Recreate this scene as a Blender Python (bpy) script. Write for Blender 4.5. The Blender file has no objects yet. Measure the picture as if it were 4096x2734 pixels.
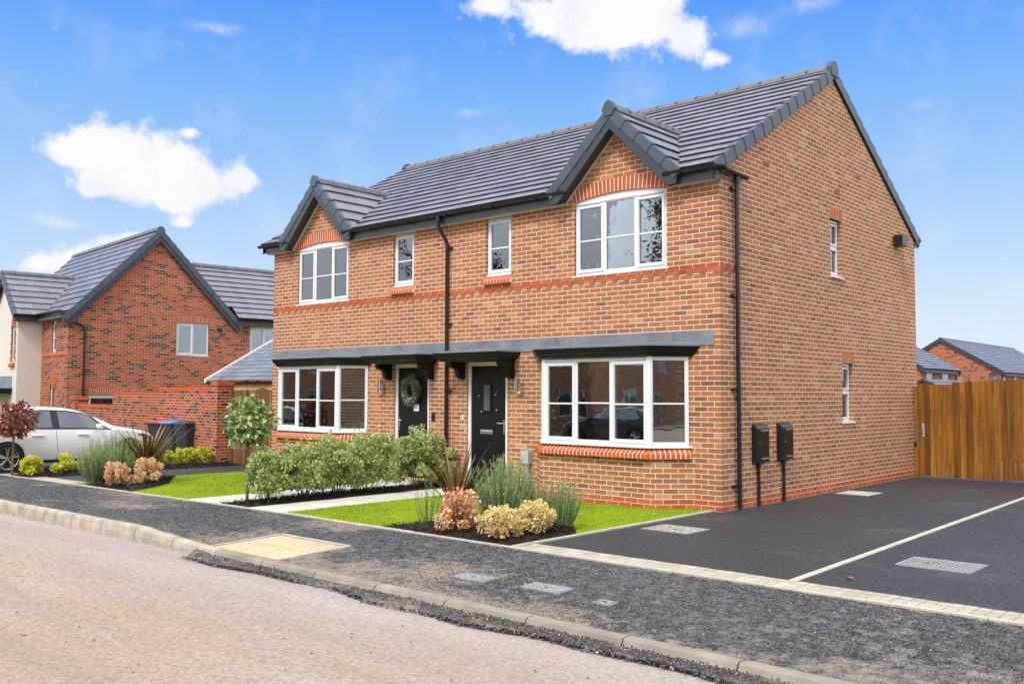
import bpy, math, random
import numpy as np
from mathutils import Vector, Matrix

scene = bpy.context.scene
R = math.radians
PI = math.pi

# ------------------------------------------------------------------ camera
cam_data = bpy.data.cameras.new("camera")
cam_data.sensor_width = 36.0
cam_data.lens = 32.779
cam_data.clip_end = 3000.0
cam = bpy.data.objects.new("camera", cam_data)
scene.collection.objects.link(cam)
CAM = Vector((6.711, -12.003, 1.674))
yaw, pitch, roll = -0.730208, 0.0556226, 0.0035427
fw = Vector((math.sin(yaw)*math.cos(pitch), math.cos(yaw)*math.cos(pitch), math.sin(pitch)))
rt = Vector((math.cos(yaw), -math.sin(yaw), 0))
upv = rt.cross(fw)
r2 = rt*math.cos(roll)+upv*math.sin(roll)
u2 = -rt*math.sin(roll)+upv*math.cos(roll)
mw = Matrix((r2, u2, -fw)).transposed().to_4x4()
mw.translation = CAM
cam.matrix_world = mw
scene.camera = cam

# ------------------------------------------------------------------ exposure
scene.view_settings.view_transform = 'Standard'
scene.view_settings.look = 'None'
scene.view_settings.gamma = 1.0
scene.view_settings.exposure = 0.33
scene.cycles.max_bounces = 8
scene.cycles.transparent_max_bounces = 12
scene.cycles.caustics_reflective = False
scene.cycles.caustics_refractive = False

# ------------------------------------------------------------------ sun
SUN_DIR = Vector((0.16, -0.62, 0.77)).normalized()      # towards the sun
sd = bpy.data.lights.new("sun", 'SUN')
sd.energy = 2.1
sd.angle = R(12)
sd.color = (1.0, 0.975, 0.94)
sun = bpy.data.objects.new("sun", sd)
scene.collection.objects.link(sun)
sun.rotation_euler = (-SUN_DIR).to_track_quat('-Z', 'Y').to_euler()

# ------------------------------------------------------------------ node helpers
def new_mat(name):
    m = bpy.data.materials.new(name); m.use_nodes = True
    nt = m.node_tree
    return m, nt, nt.nodes['Principled BSDF']

def N(nt, kind, **kw):
    n = nt.nodes.new(kind)
    for k, v in kw.items(): setattr(n, k, v)
    return n

def L(nt, a, b): nt.links.new(a, b)

def setin(node, **kw):
    for k, v in kw.items():
        node.inputs[k.replace('_', ' ')].default_value = v

def math_n(nt, op, a, b=None, c=None, clamp=False):
    n = N(nt, 'ShaderNodeMath', operation=op); n.use_clamp = clamp
    for i, x in enumerate((a, b, c)):
        if x is None: continue
        if isinstance(x, (int, float)): n.inputs[i].default_value = x
        else: L(nt, x, n.inputs[i])
    return n.outputs[0]

def ramp(nt, fac, stops, interp='LINEAR'):
    n = N(nt, 'ShaderNodeValToRGB'); n.color_ramp.interpolation = interp
    e = n.color_ramp.elements
    while len(e) < len(stops): e.new(0.5)
    for i, (p, c) in enumerate(stops):
        e[i].position = p
        if isinstance(c, (int, float)): c = (c, c, c)
        e[i].color = (c[0], c[1], c[2], 1)
    if fac is not None: L(nt, fac, n.inputs[0])
    return n.outputs[0]

def mixc(nt, fac, a, b, mode='MIX'):
    n = N(nt, 'ShaderNodeMix', data_type='RGBA', blend_type=mode)
    for sock, x in ((n.inputs[0], fac), (n.inputs[6], a), (n.inputs[7], b)):
        if isinstance(x, (int, float)): sock.default_value = x
        elif isinstance(x, (tuple, list)): sock.default_value = (x[0], x[1], x[2], 1)
        else: L(nt, x, sock)
    return n.outputs[2]

def noise(nt, scale, detail=4, vec=None, rough=0.55, dist=0.0):
    n = N(nt, 'ShaderNodeTexNoise')
    setin(n, Scale=scale, Detail=detail, Roughness=rough, Distortion=dist)
    if vec is not None: L(nt, vec, n.inputs['Vector'])
    return n.outputs[0]

def geo_pos(nt): return N(nt, 'ShaderNodeNewGeometry').outputs['Position']

def bump(nt, bsdf, height, strength=0.3, dist=0.01):
    b = N(nt, 'ShaderNodeBump'); setin(b, Strength=strength, Distance=dist)
    L(nt, height, b.inputs['Height']); L(nt, b.outputs[0], bsdf.inputs['Normal'])

# ------------------------------------------------------------------ world
world = bpy.data.worlds.new("World"); scene.world = world
world.use_nodes = True
wt = world.node_tree
bg = wt.nodes['Background']
sky = N(wt, 'ShaderNodeTexSky', sky_type='NISHITA')
sky.sun_disc = False
sky.sun_elevation = math.asin(SUN_DIR.z)
sky.sun_rotation = math.atan2(SUN_DIR.x, SUN_DIR.y)
sky.air_density = 1.0; sky.dust_density = 0.6; sky.ozone_density = 1.0
tc = N(wt, 'ShaderNodeTexCoord')
sep = N(wt, 'ShaderNodeSeparateXYZ'); L(wt, tc.outputs['Generated'], sep.inputs[0])
az = math_n(wt, 'ARCTAN2', sep.outputs[0], sep.outputs[1])
el = math_n(wt, 'ARCSINE', sep.outputs[2])
# elevation gradient, in the strength-0.1 units of the background
el01 = math_n(wt, 'MULTIPLY', el, 1/1.4, clamp=True)
grad = ramp(wt, el01, [(0.0, (5.6, 6.3, 7.0)), (0.06, (4.9, 5.9, 7.1)), (0.115, (3.6, 5.05, 7.2)), (0.17, (2.4, 4.25, 7.2)), (0.22, (1.55, 3.55, 7.3)), (0.30, (0.55, 2.3, 7.3)), (0.5, (0.4, 1.7, 5.6)), (1.0, (0.35, 1.2, 4.4))])
skyc = mixc(wt, 0.92, sky.outputs[0], grad)
CLOUDS = [(-1.183, 0.23, 0.028, 0.016), (-1.15, 0.245, 0.036, 0.021), (-1.111, 0.237, 0.045, 0.029), (-1.123, 0.206, 0.054, 0.023), (-1.074, 0.219, 0.047, 0.026), (-1.052, 0.208, 0.034, 0.019), (-1.014, 0.221, 0.02, 0.015), (-1.07, 0.26, 0.012, 0.007), (-1.158, 0.199, 0.015, 0.012), (-1.081, 0.19, 0.016, 0.009), (-0.753, 0.403, 0.034, 0.016), (-0.681, 0.382, 0.043, 0.021), (-0.624, 0.368, 0.047, 0.019), (-0.577, 0.383, 0.051, 0.024), (-0.54, 0.36, 0.027, 0.02), (-0.513, 0.343, 0.018, 0.011), (-0.643, 0.402, 0.094, 0.024), (-1.202, 0.122, 0.019, 0.011), (-1.172, 0.133, 0.023, 0.012), (-1.137, 0.148, 0.024, 0.01), (-1.113, 0.154, 0.016, 0.008), (-1.072, 0.171, 0.019, 0.007), (-1.16, 0.119, 0.035, 0.01)]
WISPS = [(-1.196, 0.166, 0.017, 0.006), (-1.181, 0.162, 0.016, 0.004), (-0.31, 0.28, 0.009, 0.005), (-0.776, 0.296, 0.014, 0.004), (-0.477, 0.372, 0.027, 0.01), (-0.419, 0.386, 0.026, 0.008), (-1.043, 0.362, 0.026, 0.005)]
OTHERS = [(2.6, 0.25, 0.35, 0.07), (3.0, 0.45, 0.25, 0.08), (1.9, 0.3, 0.3, 0.08), (1.2, 0.5, 0.3, 0.1), (-2.4, 0.5, 0.3, 0.12), (-1.9, 0.25, 0.2, 0.05), (0.6, 0.7, 0.3, 0.1), (0.5, 0.22, 0.15, 0.03)]
comb = N(wt, 'ShaderNodeCombineXYZ'); L(wt, az, comb.inputs[0]); L(wt, el, comb.inputs[1])
n1 = N(wt, 'ShaderNodeTexNoise'); setin(n1, Scale=34.0, Detail=7.0, Roughness=0.62); L(wt, comb.outputs[0], n1.inputs['Vector'])
nz = n1.outputs[0]
n2 = N(wt, 'ShaderNodeTexNoise'); setin(n2, Scale=14.0, Detail=5.0, Roughness=0.6); L(wt, comb.outputs[0], n2.inputs['Vector'])
def field(blobs):
    tot = None
    for a, e, sa, se in blobs:
        x = math_n(wt, 'MULTIPLY', math_n(wt, 'SUBTRACT', az, a), 1/sa)
        y = math_n(wt, 'MULTIPLY', math_n(wt, 'SUBTRACT', el, e), 1/se)
        d = math_n(wt, 'ADD', math_n(wt, 'MULTIPLY', x, x), math_n(wt, 'MULTIPLY', y, y))
        g = math_n(wt, 'EXPONENT', math_n(wt, 'MULTIPLY', d, -1.15))
        tot = g if tot is None else math_n(wt, 'ADD', tot, g)
    return tot
f1 = field(CLOUDS + OTHERS)
f1n = math_n(wt, 'ADD', f1, math_n(wt, 'ADD', math_n(wt, 'MULTIPLY', math_n(wt, 'SUBTRACT', nz, 0.5), 2.2), math_n(wt, 'MULTIPLY', math_n(wt, 'SUBTRACT', n2.outputs[0], 0.5), 0.6)))
c1 = ramp(wt, f1n, [(0.40, 0.0), (0.58, 0.30), (0.85, 0.80), (1.25, 1.0)])
f2 = field(WISPS)
c2 = math_n(wt, 'MULTIPLY', math_n(wt, 'MULTIPLY', f2, ramp(wt, nz, [(0.35, 0.0), (0.7, 1.0)])), 0.6, clamp=True)
view_d = math_n(wt, 'ABSOLUTE', math_n(wt, 'ADD', az, 0.73))
m_az = ramp(wt, math_n(wt, 'MULTIPLY', view_d, 0.3), [(0.235, 0.0), (0.33, 1.0)])
m_el = ramp(wt, el, [(0.47, 0.0), (0.72, 1.0)])
m_lo = ramp(wt, el, [(0.05, 0.35), (0.25, 1.0)])
n3w = N(wt, 'ShaderNodeTexNoise'); setin(n3w, Scale=2.6, Detail=6.0, Roughness=0.6); L(wt, tc.outputs['Generated'], n3w.inputs['Vector'])
cover = math_n(wt, 'MULTIPLY', math_n(wt, 'MULTIPLY', math_n(wt, 'MAXIMUM', m_az, m_el), m_lo), ramp(wt, n3w.outputs[0], [(0.33, 0.45), (0.5, 1.0)]))  # bright cloud added overhead and outside the view to lift the ambient light
thin = math_n(wt, 'MULTIPLY', ramp(wt, n2.outputs[0], [(0.5, 0.0), (0.8, 0.35)]), 0.5)
cc = math_n(wt, 'MAXIMUM', math_n(wt, 'MAXIMUM', c1, c2), thin)
ccol = ramp(wt, n2.outputs[0], [(0.3, (6.0, 6.35, 7.1)), (0.52, (7.1, 7.15, 7.35))])
final = mixc(wt, cover, mixc(wt, cc, skyc, ccol), (11.7, 11.8, 12.3))
L(wt, final, bg.inputs['Color'])
bg.inputs['Strength'].default_value = 0.109

# ------------------------------------------------------------------ ground heights
def base_z(x):
    return -0.008*min(max(-4-x, 0), 14)
def far_z(x, y):
    t = min(max((y-14)/30.0, 0), 1); t = t*t*(3-2*t)
    s = min(max((-19-x)/8.0, 0), 1); s = s*s*(3-2*s)
    return -1.6*t - 0.3*s*(1-t)
def gz(x, y): return base_z(x)+far_z(x, y)
def kerb_top(x):
    t = min(max((x+4.3)/1.2, 0), 1)
    return base_z(x)+0.03+(-0.095)*t
def pav_z(x, y):
    t = min(max((-4.35-y)/2.0, 0), 1)
    return base_z(x)*(1-t)+(kerb_top(x)-0.004)*t
def road_z(x): return base_z(x)-0.15

# ------------------------------------------------------------------ mesh builder
def origin_of(o):
    while o is not None and o.parent is not None: o = o.parent
    return Vector(o.location) if o is not None else Vector((0, 0, 0))

class MB:
    def __init__(s):
        s.v = []; s.f = []; s.O = Vector((0, 0, 0)); s.U = Vector((1, 0, 0)); s.W = Vector((0, 1, 0)); s.Z = Vector((0, 0, 1))
    def frame(s, O, U, W, Z=(0, 0, 1)):
        s.O, s.U, s.W, s.Z = Vector(O), Vector(U), Vector(W), Vector(Z); return s
    def P(s, p): return s.O+s.U*p[0]+s.W*p[1]+s.Z*p[2]
    def face(s, pts):
        i = len(s.v); s.v += [tuple(s.P(p)) for p in pts]; s.f.append(tuple(range(i, i+len(pts))))
    def hexa(s, p):
        i = len(s.v); s.v += [tuple(s.P(q)) for q in p]
        for f in ((0, 3, 2, 1), (4, 5, 6, 7), (0, 1, 5, 4), (1, 2, 6, 5), (2, 3, 7, 6), (3, 0, 4, 7)):
            s.f.append(tuple(i+k for k in f))
    def box(s, x0, x1, y0, y1, z0, z1):
        s.hexa([(x0, y0, z0), (x1, y0, z0), (x1, y1, z0), (x0, y1, z0), (x0, y0, z1), (x1, y0, z1), (x1, y1, z1), (x0, y1, z1)])
    def prism(s, poly, a0, a1, axis='y'):
        """poly: 2d points; extruded along axis from a0 to a1"""
        def m(p, a):
            return {'y': (p[0], a, p[1]), 'x': (a, p[0], p[1]), 'z': (p[0], p[1], a)}[axis]
        n = len(poly); i = len(s.v)
        s.v += [tuple(s.P(m(p, a0))) for p in poly]+[tuple(s.P(m(p, a1))) for p in poly]
        s.f.append(tuple(i+k for k in range(n))[::-1]); s.f.append(tuple(i+n+k for k in range(n)))
        for k in range(n):
            j = (k+1) % n; s.f.append((i+k, i+j, i+n+j, i+n+k))
    def loft(s, rings, closed=True, caps=True):
        n = len(rings[0]); i = len(s.v)
        for r in rings: s.v += [tuple(s.P(p)) for p in r]
        for a in range(len(rings)-1):
            for k in range(n if closed else n-1):
                j = (k+1) % n
                s.f.append((i+a*n+k, i+a*n+j, i+(a+1)*n+j, i+(a+1)*n+k))
        if caps and closed:
            s.f.append(tuple(i+k for k in range(n))[::-1]); b = i+(len(rings)-1)*n
            s.f.append(tuple(b+k for k in range(n)))
    def tube(s, path, r, n=10, caps=True):
        path = [Vector(p) for p in path]; rings = []
        prev = None
        for k, p in enumerate(path):
            a = path[max(k-1, 0)]; b = path[min(k+1, len(path)-1)]
            d = (b-a).normalized()
            if prev is None:
                ref = Vector((0, 0, 1)) if abs(d.z) < .9 else Vector((1, 0, 0))
                x = d.cross(ref).normalized()
            else:
                x = (prev-d*prev.dot(d)).normalized()
            prev = x; y = d.cross(x)
            rr = r[k] if isinstance(r, (list, tuple)) else r
            rings.append([p+x*math.cos(2*PI*t/n)*rr+y*math.sin(2*PI*t/n)*rr for t in range(n)])
        s.loft(rings, True, caps)
    def disc(s, c, r, axis, n=24):
        s.tube([Vector(c), Vector(c)+Vector(axis)], r, n)
    def lathe(s, prof, c=(0, 0, 0), n=24):
        rings = [[(c[0]+r*math.cos(2*PI*t/n), c[1]+r*math.sin(2*PI*t/n), c[2]+z) for t in range(n)] for r, z in prof]
        s.loft(rings, True, True)
    def build(s, name, mat, parent=None, smooth=False, uv=None, bevel=0.0, fix=True, merge=False):
        off = origin_of(parent)
        me = bpy.data.meshes.new(name)
        me.from_pydata([(a-off.x, b-off.y, c-off.z) for a, b, c in s.v], [], s.f)
        if fix or merge:
            import bmesh
            b = bmesh.new(); b.from_mesh(me)
            if merge: bmesh.ops.remove_doubles(b, verts=b.verts, dist=0.0004)
            if fix: bmesh.ops.recalc_face_normals(b, faces=b.faces)
            b.to_mesh(me); b.free()
        if uv is not None: box_uv(me, off, *uv)
        me.materials.append(mat)
        if smooth:
            me.polygons.foreach_set('use_smooth', [True]*len(me.polygons))
            try: me.set_sharp_from_angle(angle=R(35))
            except Exception: pass
        me.update()
        o = bpy.data.objects.new(name, me); scene.collection.objects.link(o)
        o.parent = parent
        if bevel > 0:
            md = o.modifiers.new('bevel', 'BEVEL'); md.width = bevel; md.segments = 2; md.limit_method = 'ANGLE'; md.angle_limit = R(40)
        return o

def box_uv(me, off, sx=0.0, sy=0.0, sz=0.0):
    """metre uv: along the wall, and height; sx / sy shift the walls facing y / x"""
    lay = me.uv_layers.new(name='UVMap')
    for p in me.polygons:
        n = p.normal
        for li in p.loop_indices:
            co = me.vertices[me.loops[li].vertex_index].co+off
            if abs(n.z) > 0.9: uvv = (co.x, co.y)
            else:
                t = Vector((-n.y, n.x, 0)); t.normalize()
                if abs(n.z) > 0.2:
                    v = co.z/math.sqrt(max(1-n.z*n.z, 1e-4))
                else: v = co.z
                a = abs(n.y) > abs(n.x)
                uvv = (co.x*t.x+co.y*t.y+(sx if a else sy), v+sz)
            lay.data[li].uv = uvv

def empty(name, loc=(0, 0, 0), rz=0.0):
    o = bpy.data.objects.new(name, None); o.location = loc; o.rotation_euler = (0, 0, rz)
    o.empty_display_size = 0.2
    scene.collection.objects.link(o); return o
def tag(o, label=None, cat=None, group=None, kind=None):
    if label: o['label'] = label
    if cat: o['category'] = cat
    if group: o['group'] = group
    if kind: o['kind'] = kind
    return o
def copy_tree(o, parent=None):
    c = o.copy(); scene.collection.objects.link(c); c.parent = parent
    for ch in [x for x in bpy.data.objects if x.parent == o]: copy_tree(ch, c)
    return c

# ------------------------------------------------------------------ materials
MAT = {}
def simple(name, col, rough=0.5, metal=0.0, spec=0.5, var=0.08, vs=3.0, bmp=0.0, bs=60, coat=0.0):
    m, nt, b = new_mat(name)
    pos = geo_pos(nt)
    nn = noise(nt, vs, 5, pos)
    lo = tuple(c*(1-var) for c in col); hi = tuple(min(c*(1+var), 1) for c in col)
    L(nt, ramp(nt, nn, [(0.3, lo), (0.7, hi)]), b.inputs['Base Color'])
    L(nt, ramp(nt, noise(nt, vs*4, 3, pos), [(0.3, max(rough-0.07, 0.02)), (0.7, min(rough+0.08, 1))]), b.inputs['Roughness'])
    b.inputs['Metallic'].default_value = metal
    b.inputs['Specular IOR Level'].default_value = spec
    b.inputs['Coat Weight'].default_value = coat
    if bmp: bump(nt, b, noise(nt, bs, 4, pos), bmp, 0.004)
    MAT[name] = m
    return m

def brick_mat(name, stops, mortar, bw=0.225, rh=0.075, ms=0.0058, dirt=True, off=0.5, speck=True, bstr=0.5):
    m, nt, b = new_mat(name)
    uv = N(nt, 'ShaderNodeUVMap').outputs[0]
    pos = geo_pos(nt)
    # slightly wobbly joints
    wob = N(nt, 'ShaderNodeTexNoise'); setin(wob, Scale=9.0, Detail=2.0); L(nt, uv, wob.inputs['Vector'])
    va = N(nt, 'ShaderNodeVectorMath', operation='MULTIPLY_ADD'); L(nt, wob.outputs['Color'], va.inputs[0])
    va.inputs[1].default_value = (0.004, 0.004, 0); L(nt, uv, va.inputs[2])
    sh = N(nt, 'ShaderNodeVectorMath', operation='ADD'); L(nt, va.outputs[0], sh.inputs[0]); sh.inputs[1].default_value = (-0.002+100*bw, -0.002+200*rh, 0)
    br = N(nt, 'ShaderNodeTexBrick'); br.offset = off; br.offset_frequency = 2
    setin(br, Color1=(0, 0, 0, 1), Color2=(1, 1, 1, 1), Mortar=(0.5, 0.5, 0.5, 1), Scale=1.0, Mortar_Size=ms, Mortar_Smooth=0.25, Bias=0.0, Brick_Width=bw, Row_Height=rh)
    L(nt, sh.outputs[0], br.inputs['Vector'])
    sc = N(nt, 'ShaderNodeSeparateColor'); L(nt, br.outputs['Color'], sc.inputs[0])
    bc = ramp(nt, sc.outputs[0], stops, 'LINEAR')
    # in-brick variation
    fine = noise(nt, 38, 5, uv, 0.65)
    bc = mixc(nt, 1.0, bc, ramp(nt, fine, [(0.25, 0.82), (0.75, 1.14)]), 'MULTIPLY')
    if speck:
        sp = noise(nt, 16, 4, uv, 0.7)
        bc = mixc(nt, ramp(nt, sp, [(0.70, 0.0), (0.76, 0.75)]), bc, (0.05, 0.035, 0.03))
    big = noise(nt, 0.7, 3, pos)
    bc = mixc(nt, 1.0, bc, ramp(nt, big, [(0.3, 0.93), (0.7, 1.06)]), 'MULTIPLY')
    mort = mixc(nt, 1.0, mortar, ramp(nt, noise(nt, 6, 4, uv), [(0.3, 0.86), (0.7, 1.08)]), 'MULTIPLY')
    col = mixc(nt, br.outputs['Fac'], bc, mort)
    if dirt:   # lime bloom
        bl = noise(nt, 2.3, 6, pos, 0.75)
        col = mixc(nt, ramp(nt, bl, [(0.63, 0.0), (0.8, 0.38)]), col, (0.60, 0.50, 0.42))
    L(nt, col, b.inputs['Base Color'])
    b.inputs['Roughness'].default_value = 0.88
    b.inputs['Specular IOR Level'].default_value = 0.25
    h = math_n(nt, 'SUBTRACT', math_n(nt, 'MULTIPLY', fine, 0.35), br.outputs['Fac'])
    bump(nt, b, h, bstr, 0.006)
    MAT[name] = m
    return m

brick_mat('main_brick', [(0.0, (0.25, 0.105, 0.062)), (0.05, (0.32, 0.130, 0.066)), (0.18, (0.37, 0.150, 0.070)), (0.45, (0.405, 0.158, 0.068)), (0.75, (0.44, 0.174, 0.072)), (0.95, (0.49, 0.208, 0.084)), (1.0, (0.55, 0.30, 0.17))], (0.78, 0.70, 0.58), ms=0.0063)
brick_mat('red_brick', [(0.0, (0.42, 0.085, 0.03)), (0.5, (0.50, 0.115, 0.038)), (1.0, (0.56, 0.15, 0.055))], (0.70, 0.58, 0.46), dirt=False, speck=False)
brick_mat('dark_mix_brick', [(0.0, (0.045, 0.03, 0.032)), (0.17, (0.06, 0.035, 0.035)), (0.22, (0.30, 0.062, 0.028)), (0.6, (0.40, 0.082, 0.032)), (1.0, (0.47, 0.115, 0.045))], (0.62, 0.50, 0.36), ms=0.0062, speck=False, dirt=False)
brick_mat('far_brick', [(0.0, (0.04, 0.025, 0.03)), (0.16, (0.06, 0.035, 0.035)), (0.22, (0.36, 0.09, 0.045)), (1.0, (0.48, 0.14, 0.07))], (0.5, 0.36, 0.26), speck=False, dirt=False)
# soldier bricks: plain red bricks with upright joints
brick_mat('soldier_brick', [(0.0, (0.40, 0.10, 0.045)), (0.5, (0.47, 0.125, 0.055)), (1.0, (0.52, 0.16, 0.07))], (0.66, 0.55, 0.44), bw=0.075, rh=0.2251, off=0.0, dirt=False, speck=False)

simple('plain_red', (0.50, 0.115, 0.04), 0.8, var=0.18, vs=9, spec=0.3, bmp=0.2)
simple('mortar', (0.85, 0.75, 0.60), 0.9, spec=0.2, var=0.12, vs=8)
simple('upvc', (0.78, 0.79, 0.82), 0.28, var=0.02, spec=0.5)
simple('soffit', (0.66, 0.63, 0.57), 0.4, var=0.03)
simple('anthracite', (0.036, 0.046, 0.060), 0.36, var=0.12, spec=0.5, bmp=0.05)
simple('verge_grey', (0.062, 0.086, 0.112), 0.42, var=0.14, vs=5, spec=0.45, bmp=0.08)
simple('gutter_black', (0.012, 0.012, 0.014), 0.22, var=0.2, spec=0.5)
simple('canopy_black', (0.009, 0.009, 0.010), 0.4, var=0.2, spec=0.25)
simple('door_black', (0.008, 0.008, 0.010), 0.45, var=0.25, vs=12, bmp=0.25, bs=90, spec=0.25)
simple('chrome', (0.75, 0.73, 0.70), 0.22, metal=1.0, var=0.05)
simple('steel_plate', (0.48, 0.54, 0.58), 0.4, metal=0.6, var=0.2, vs=12, bmp=0.3, bs=40)
simple('cover_base', (0.22, 0.24, 0.25), 0.5, metal=0.3, var=0.3, vs=14)
simple('cover_tread', (0.72, 0.75, 0.77), 0.35, metal=0.5, var=0.1)
simple('cap_grey', (0.16, 0.20, 0.235), 0.4, var=0.12, vs=4)
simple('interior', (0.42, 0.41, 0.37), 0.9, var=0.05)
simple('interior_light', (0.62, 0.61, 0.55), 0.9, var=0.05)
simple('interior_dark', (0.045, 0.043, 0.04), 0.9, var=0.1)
simple('blind_grey', (0.40, 0.40, 0.39), 0.8, var=0.06)
simple('blind_dark', (0.05, 0.047, 0.045), 0.6, var=0.1)
simple('blind_light', (0.85, 0.84, 0.82), 0.6, var=0.1)
simple('frosted', (0.40, 0.50, 0.50), 0.25, var=0.05)
simple('meter_black', (0.010, 0.010, 0.012), 0.30, var=0.2, spec=0.5)
simple('render_cream', (0.70, 0.66, 0.58), 0.9, var=0.04, vs=1.2, bmp=0.15, bs=120)
simple('concrete', (0.43, 0.385, 0.30), 0.85, var=0.30, vs=4.5, bmp=0.35, bs=90, spec=0.3)
simple('dusty_concrete', (0.30, 0.265, 0.215), 0.9, var=0.25, vs=3.0, bmp=0.35, bs=90, spec=0.3)
simple('edging', (0.50, 0.46, 0.38), 0.85, var=0.16, vs=5, bmp=0.2, spec=0.3)
simple('tyre', (0.012, 0.012, 0.013), 0.7, var=0.2)
simple('bin_grey', (0.034, 0.038, 0.046), 0.42, var=0.2, bmp=0.1)
simple('lid_red', (0.62, 0.05, 0.02), 0.4, var=0.08)
simple('lid_blue', (0.06, 0.30, 0.66), 0.4, var=0.08)
simple('lid_grey', (0.05, 0.055, 0.065), 0.4, var=0.1)
simple('bark', (0.20, 0.135, 0.08), 0.9, var=0.3, vs=30, bmp=0.5, bs=50)
simple('stem', (0.10, 0.085, 0.045), 0.9, var=0.3, vs=30)
simple('pale_timber', (0.62, 0.42, 0.17), 0.8, var=0.2, vs=3)
simple('ivory_box', (0.45, 0.49, 0.53), 0.5, var=0.06)
simple('white_plastic', (0.8, 0.8, 0.78), 0.35, var=0.03)
simple('lead', (0.20, 0.215, 0.245), 0.5, metal=0.0, var=0.28, vs=2.2, spec=0.5, bmp=0.2, bs=8)
simple('cream_notice', (0.75, 0.78, 0.78), 0.4, var=0.03)
simple('blue_ink', (0.10, 0.35, 0.55), 0.4, var=0.05)
simple('red_ink', (0.6, 0.08, 0.08), 0.4, var=0.05)
simple('yellow_plate', (0.75, 0.55, 0.02), 0.4, var=0.03)
simple('red_vent', (0.62, 0.07, 0.02), 0.6, var=0.1)
simple('berry', (0.82, 0.80, 0.72), 0.4, var=0.05)
simple('cone', (0.17, 0.10, 0.06), 0.8, var=0.3, vs=40)
simple('dish_grey', (0.05, 0.055, 0.065), 0.5, var=0.1)
simple('back_paving', (0.52, 0.49, 0.44), 0.9, var=0.12)
simple('car_white', (0.90, 0.90, 0.92), 0.16, var=0.01, coat=1.0)
simple('car_dark', (0.02, 0.022, 0.026), 0.16, var=0.05, coat=1.0)
simple('trim_black', (0.01, 0.01, 0.011), 0.3, var=0.1)
simple('alloy', (0.55, 0.56, 0.58), 0.25, metal=0.9, var=0.05)
simple('brake_red', (0.6, 0.02, 0.02), 0.4, var=0.05)
simple('lamp_lens', (0.25, 0.27, 0.30), 0.1, metal=0.4, var=0.1, coat=1.0)
simple('tail_red', (0.35, 0.01, 0.01), 0.15, var=0.05, coat=1.0)

def glass_mat(name, tint=(0.9, 0.93, 0.92), wob=0.0010, ws=2.4, boost=0.12):
    m, nt, b = new_mat(name)
    nt.nodes.remove(b)
    out = nt.nodes['Material Output']
    tr = N(nt, 'ShaderNodeBsdfTransparent'); tr.inputs[0].default_value = (*tint, 1)
    gl = N(nt, 'ShaderNodeBsdfGlossy'); gl.inputs['Roughness'].default_value = 0.0; gl.inputs['Color'].default_value = (0.92, 0.96, 1.0, 1)
    fr = N(nt, 'ShaderNodeFresnel'); fr.inputs['IOR'].default_value = 1.65
    fac = math_n(nt, 'ADD', math_n(nt, 'MULTIPLY', fr.outputs[0], 1.35), boost, clamp=True)
    bp = N(nt, 'ShaderNodeBump'); setin(bp, Strength=1.0, Distance=wob)
    L(nt, noise(nt, ws, 2, geo_pos(nt)), bp.inputs['Height']); L(nt, bp.outputs[0], gl.inputs['Normal'])
    mx = N(nt, 'ShaderNodeMixShader'); L(nt, fac, mx.inputs[0]); L(nt, tr.outputs[0], mx.inputs[1]); L(nt, gl.outputs[0], mx.inputs[2])
    L(nt, mx.outputs[0], out.inputs['Surface'])
    MAT[name] = m
glass_mat('glass'); glass_mat('car_glass', (0.22, 0.25, 0.27), 0.0, 1.0, 0.12)

def roof_mat(name, col=(0.055, 0.056, 0.068), g=0.345, wid=0.30):
    m, nt, b = new_mat(name)
    uv = N(nt, 'ShaderNodeUVMap').outputs[0]
    br = N(nt, 'ShaderNodeTexBrick'); br.offset = 0.5
    setin(br, Color1=(0, 0, 0, 1), Color2=(1, 1, 1, 1), Mortar=(0, 0, 0, 1), Scale=1.0, Mortar_Size=0.004, Mortar_Smooth=0.1, Brick_Width=wid, Row_Height=g)
    L(nt, uv, br.inputs['Vector'])
    sc = N(nt, 'ShaderNodeSeparateColor'); L(nt, br.outputs['Color'], sc.inputs[0])
    c = ramp(nt, sc.outputs[0], [(0, tuple(x*0.82 for x in col)), (1, tuple(x*1.22 for x in col))])
    n3 = noise(nt, 26, 4, uv)
    c = mixc(nt, 1.0, c, ramp(nt, n3, [(0.3, 0.85), (0.7, 1.15)]), 'MULTIPLY')
    c = mixc(nt, br.outputs['Fac'], c, (0.012, 0.012, 0.015))
    L(nt, c, b.inputs['Base Color'])
    L(nt, ramp(nt, sc.outputs[0], [(0, 0.36), (1, 0.46)]), b.inputs['Roughness'])
    b.inputs['Specular IOR Level'].default_value = 1.0
    bump(nt, b, math_n(nt, 'SUBTRACT', math_n(nt, 'MULTIPLY', n3, 0.15), br.outputs['Fac']), 0.35, 0.004)
    MAT[name] = m
roof_mat('roof_tile', (0.165, 0.168, 0.205))
roof_mat('slate', (0.15, 0.17, 0.20), 0.25, 0.33)
simple('ridge_tile', (0.16, 0.16, 0.175), 0.5, var=0.16, vs=6, spec=0.6)

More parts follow.
